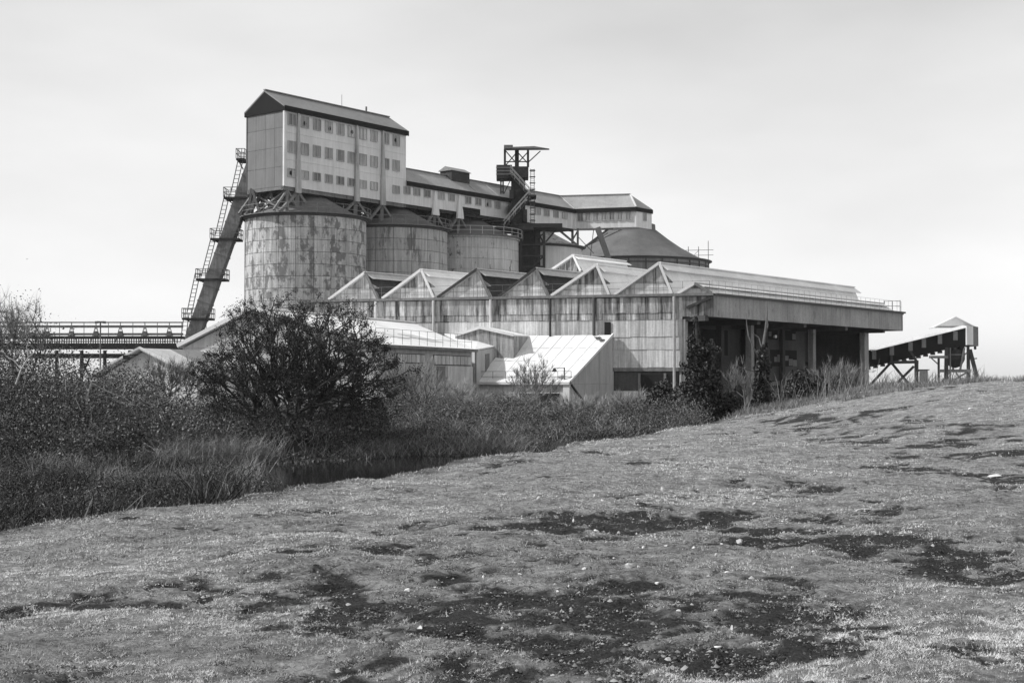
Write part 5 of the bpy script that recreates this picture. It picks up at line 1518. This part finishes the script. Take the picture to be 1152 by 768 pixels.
bare('corner_bush', 'grey twiggy bush under the shed corner, left of the leafy mound', 66, 708, (708, 462, 32, 18), 280, 38, M_twig, 0.005, 0.42, 5000, tone=(0.2, 1.0))
bare('thorn_shrub', 'pale leafless shrub between the two ivy-covered trees', 64, 832, (832, 432, 18, 20), 130, 39, M_twig, 0.006, 0.42, 900, tone=(0.1, 0.7))
bare('wispy_shrub', 'pale wispy shrub before the right canopy bay', 63, 942, (944, 424, 32, 18), 150, 40, M_twig, 0.006, 0.42, 1100, tone=(0.1, 0.7))
# pale dead branch in the brambles
db = thing('dead_branch', P(118, 440, 44), 'pale dead forked branch lying over the bramble thicket', 'branch')
for path in ([(97, 455, .03), (99, 443, .028), (103, 430, .025), (106, 424, .012)], [(104, 431, .025), (116, 438, .022), (130, 444, .02), (140, 447, .016), (146, 452, .008)], [(137, 446, .012), (141, 438, .01), (139, 432, .005)], [(100, 442, .02), (95, 433, .012), (97, 426, .006)], [(131, 445, .012), (125, 452, .006)]):
    m = MB()
    for a0, a1 in zip(path[:-1], path[1:]): m.tube(P(a0[0], a0[1], 43.5), P(a1[0], a1[1], 43.6), a0[2], 5, a1[2])
    m.build('limb', M_barkp, db)
db = thing('dead_bough', P(30, 400, 42), 'pale crooked dead bough at the left edge of the thicket', 'branch')
for path in ([(18, 432, .03), (24, 415, .025), (32, 402, .02), (44, 392, .01)], [(24, 415, .02), (15, 405, .015), (6, 400, .007)], [(32, 402, .016), (30, 390, .01), (33, 380, .005)]):
    m = MB()
    for a0, a1 in zip(path[:-1], path[1:]): m.tube(P(a0[0], a0[1], 41), P(a1[0], a1[1], 41.1), a0[2], 5, a1[2])
    m.build('limb', M_barkp, db)

# ---- tall dry grass on the crest before the canopy and under the conveyor
r = np.random.default_rng(14)
def crest_grass(n, pxa, pxb, ya, yb, hl, tone, w, seedk, name, label, lean=0.28, clump=1.3):
    px = r.uniform(pxa, pxb, n * 3); y = r.uniform(ya, yb, n * 3); x = (px - 576) / FPX * y
    ok = (r.random(n * 3) < np.clip(0.2 + waves(x, y, clump, 6, seedk) * 1.2, 0.04, 1)) & (x - edge_x(y) > -3)
    x, y = x[ok][:n], y[ok][:n]
    b_ = on_ground(x, y)
    dr = np.stack([r.normal(0, lean, len(x)), r.normal(0, lean, len(x)), np.ones(len(x))], 1)
    tag(blades(name, None, b_, b_ + dr * r.uniform(*hl, (len(x), 1)), w, r, M_dry, r.uniform(*tone, len(x)), 0.25), label, 'grass', None, 'stuff')
crest_grass(380, 800, 985, 60, 68, (0.4, 1.9), (0.0, 0.6), 0.010, 3, 'dry_stalks', 'tall pale dry stalks growing before the canopy')
crest_grass(7000, 800, 1160, 57.0, 62.5, (0.08, 0.35), (-0.3, 0.5), 0.010, 9, 'crest_grass', 'rough grass fringe along the crest of the field', 0.45)
crest_grass(2600, 985, 1110, 63, 70, (0.2, 1.1), (-0.6, 0.2), 0.012, 13, 'rough_weeds', 'rough dark weeds on the crest below the right conveyor', 0.5)

# ================================================================== TURF, GRAVEL, STONES
r = np.random.default_rng(15)
n = 1900000
ya, yb = 6.2, 63.0
uu = r.random(n); y = 1 / (1 / ya + uu * (1 / yb - 1 / ya))
x = r.uniform(-0.43, 0.43, n) * y
sm_ = soil_mask(x, y)
nf = x - edge_x(y)
patch = np.clip(0.5 + 2.4 * (fbm(x, y, 1.1, 6, 0.72, 2.0) - 0.5), 0, 1.2)
ok = (nf > -0.35) & (r.random(n) < np.clip(1.02 - sm_ * 0.85, 0.1, 1) * (0.6 + 0.4 * patch))
x, y, sm_, patch = x[ok], y[ok], sm_[ok], patch[ok]
b_ = on_ground(x, y); b_[:, 2] -= 0.006 + 0.033 * sm_
near_edge = np.clip(1 - np.abs(x - edge_x(y)) / 0.9, 0, 1)
L = r.uniform(0.009, 0.027, len(x)) * (1 + 0.022 * y) * (0.55 + 0.8 * patch) * (1 + 1.8 * near_edge * r.random(len(x)))
dr = np.stack([r.normal(0, 1.0, len(x)), r.normal(0, 1.0, len(x)), r.uniform(0.1, 0.75, len(x))], 1)
dr = unit(dr)
tn = np.clip(-0.02 + r.random(len(x)) * 0.85 + 0.75 * (patch - 0.35) + 0.8 * (fbm(x, y, 3.5, 4, 0.6, 31.0) - 0.5) - 0.42 * sm_, 0, 1)
tag(blades('turf', None, b_, b_ + dr * L[:, None], (0.0009 + 0.00026 * y), r, M_turf, tn, 0.2, False), 'short pale winter turf over the whole foreground field', 'grass', None, 'stuff')

# longer tufts and dead stalks standing out of the turf
nt_ = 6000
uu = r.random(nt_); y = 1 / (1 / ya + uu * (1 / 55.0 - 1 / ya)); x = r.uniform(-0.43, 0.43, nt_) * y
k_ = (x - edge_x(y) > 0) & (r.random(nt_) < np.clip(3.0 * (fbm(x, y, 1.5, 4, 0.6, 12.0) - 0.40), 0.03, 1)) & (r.random(nt_) < 1.1 - soil_mask(x, y))
x, y = x[k_], y[k_]; m_ = 16
xt = np.repeat(x, m_); yt = np.repeat(y, m_); xt = xt + r.normal(0, 0.025, len(xt)) * (1 + 0.02 * yt); yt = yt + r.normal(0, 0.025, len(yt)) * (1 + 0.02 * yt)
b_ = on_ground(xt, yt); b_[:, 2] -= 0.006 + 0.033 * soil_mask(xt, yt)
dr = unit(np.stack([r.normal(0, 0.8, len(xt)), r.normal(0, 0.8, len(xt)), r.uniform(0.4, 1.0, len(xt))], 1))
tone_t = np.repeat(r.uniform(0.0, 0.5, len(x)), m_) + r.uniform(0, 0.3, len(xt))
tag(blades('grass_tufts', None, b_, b_ + dr * (np.repeat(r.uniform(0.025, 0.065, len(x)), m_) * r.uniform(0.5, 1.1, len(xt)) * (1 + 0.012 * yt))[:, None], 0.0009 + 0.00025 * yt, r, M_turf, tone_t, 0.25, False), 'longer rough grass tufts dotted over the field', 'grass', None, 'stuff')

# gravel chips in the bare patches
n = 150000
uu = r.random(n); y = 1 / (1 / ya + uu * (1 / 45.0 - 1 / ya)); x = r.uniform(-0.42, 0.42, n) * y
ok = r.random(n) < soil_mask(x, y) * 0.55 * (x - edge_x(y) > 1)
x, y = x[ok], y[ok]; n = len(x)
c = on_ground(x, y); c[:, 2] += 0.002 - 0.033 * soil_mask(x, y)
s_ = r.gamma(1.3, 0.0032, n) * (1 + y * 0.02) + 0.003
oct_ = np.array([(1, 0, 0), (0, 1, 0), (-1, 0, 0), (0, -1, 0), (0, 0, 0.8)], float)
V = c[:, None, :] + oct_[None] * s_[:, None, None] * r.uniform(0.6, 1.3, (n, 5, 1))
i0 = np.arange(n)[:, None] * 5
Fg = np.concatenate([i0 + np.array([[k, (k + 1) % 4, 4]]) for k in range(4)], 0)
tag(np_mesh('gravel', V.reshape(-1, 3), Fg, M_gravel, attr={'tone': np.repeat(r.random(n) ** 4.0, 5)}), 'fine stony gravel in the bare earth patches', 'gravel', None, 'stuff')

# stones: each its own
def stone_mesh(seed):
    rr = np.random.default_rng(seed)
    import bmesh
    bm = bmesh.new(); bmesh.ops.create_icosphere(bm, subdivisions=3, radius=1.0)
    dirs = [Vector(v) for v in unit(rr.normal(size=(9, 3)))]; ds = rr.uniform(0.3, 0.75, 9)
    for v in bm.verts:
        for d_, k in zip(dirs, ds):
            t_ = v.co.dot(d_)
            if t_ > k: v.co -= d_ * (t_ - k)
        v.co *= rr.uniform(0.985, 1.015)
    me = bpy.data.meshes.new('stone'); bm.to_mesh(me); bm.free(); me.materials.append(M_stone)
    return me
smesh = [stone_mesh(k) for k in range(6)]
def stone(px, py, wpx, hpx, label=None, rot=0.0, k=0):
    # find the field under this pixel
    d = ray(px, py); ts = np.linspace(4.5, 66, 1500)
    under = EYE + d.z * ts < ground_h(d.x * ts, d.y * ts) - 0.01
    q = d * float(ts[np.argmax(under)]); x, y = q.x, q.y
    o = put('stone', smesh[k % 6], None, (x, y, gz(x, y) - 0.008 - 0.034 * float(soil_mask(np.array([x]), np.array([y]))[0]) + hpx / FPX * y * 0.22), (random.uniform(-.3, .3), random.uniform(-.3, .3), rot), (wpx / FPX * y * 0.62, wpx / FPX * y * 0.5, hpx / FPX * y * 0.8))
    tag(o, label or 'small pale chalk stone lying in the worn turf', 'stone', 'pale stones scattered over the worn turf')
stone(708, 640, 10, 6, 'bright white stone beside a smaller one, in the middle of the bare patch', 0.3, 0)
stone(718, 640, 5, 4, None, 0.8, 1)
stone(750, 740, 8, 7, 'pale lump beside a dark hollow near the bottom edge', 0.2, 2)
stone(797, 734, 9, 6, 'left half of a pair of white flints near the bottom, right of centre', 0.5, 3)
stone(805, 738, 9, 5, 'right half of a pair of white flints near the bottom, right of centre', 0.1, 4)
stone(822, 710, 4, 9, 'narrow upright white flint standing above the pair of flints', 0.1, 5)
stone(808, 726, 12, 3.5, 'thin white sliver just above the pair of flints', -0.4, 1)
stone(621, 763, 6, 5, 'small white stone at the bottom edge, centre of the picture', 0.2, 2)
stone(832, 609, 8, 6, 'pale angular stone in a dark hollow, upper right of the bare patch', 0.2, 3)
stone(820, 645, 11, 4, 'flat pale slab right of the bright white stone', 0.0, 4)
stone(471, 707, 8, 7, 'white stone at the front left edge of the dark bare patch', 0.0, 5)
stone(459, 666, 8, 5, 'white stone in the left of the bare patch, beyond the front one', 0.3, 0)
stone(745, 552, 7, 5, 'grey stone on the turf above the bare patch', 0.2, 1)
stone(1117, 535, 16, 4, 'flat grey slab in the dark patch near the right edge', 0.1, 2)
stone(213, 613, 9, 2.5, 'thin pale flake on the turf at far left', 0.1, 3)
stone(1092, 461, 7, 3, 'small white stone near the crest at right', 0.1, 4)
rs2 = random.Random(5)
for i, (px, py) in enumerate([(rs2.gauss(720, 130), rs2.uniform(560, 745)) for _ in range(34)] + [(685, 571), (664, 591), (697, 600), (716, 599), (672, 598), (628, 667), (612, 670), (795, 593), (765, 690), (580, 633), (551, 624), (612, 641), (505, 690), (478, 684), (797, 649), (735, 628), (655, 640), (760, 620), (890, 640), (641, 655), (575, 655), (740, 655), (545, 650), (690, 627), (488, 658), (640, 690), (705, 690), (780, 700), (640, 560), (1075, 590), (880, 600), (925, 660)]):
    stone(px + random.uniform(-2, 2), py, random.uniform(2.5, 6.5), random.uniform(2, 4.5), None, random.uniform(0, 3), i)

# ================================================================== HAZE
mh = bpy.data.materials.new('haze_air'); mh.use_nodes = True
t_ = mh.node_tree; t_.nodes.clear()
ho = t_.nodes.new('ShaderNodeOutputMaterial'); hv = t_.nodes.new('ShaderNodeVolumePrincipled')
hv.inputs['Color'].default_value = (0.95, 0.95, 0.95, 1); hv.inputs['Density'].default_value = 0.00011; hv.inputs['Anisotropy'].default_value = 0.0
t_.links.new(hv.outputs[0], ho.inputs['Volume'])
hz = MB().box((0, 400, 20.5), 3400, 3800, 46).build('haze', mh)
tag(hz, 'thin pale haze in the air over the whole site', None, None, 'stuff')
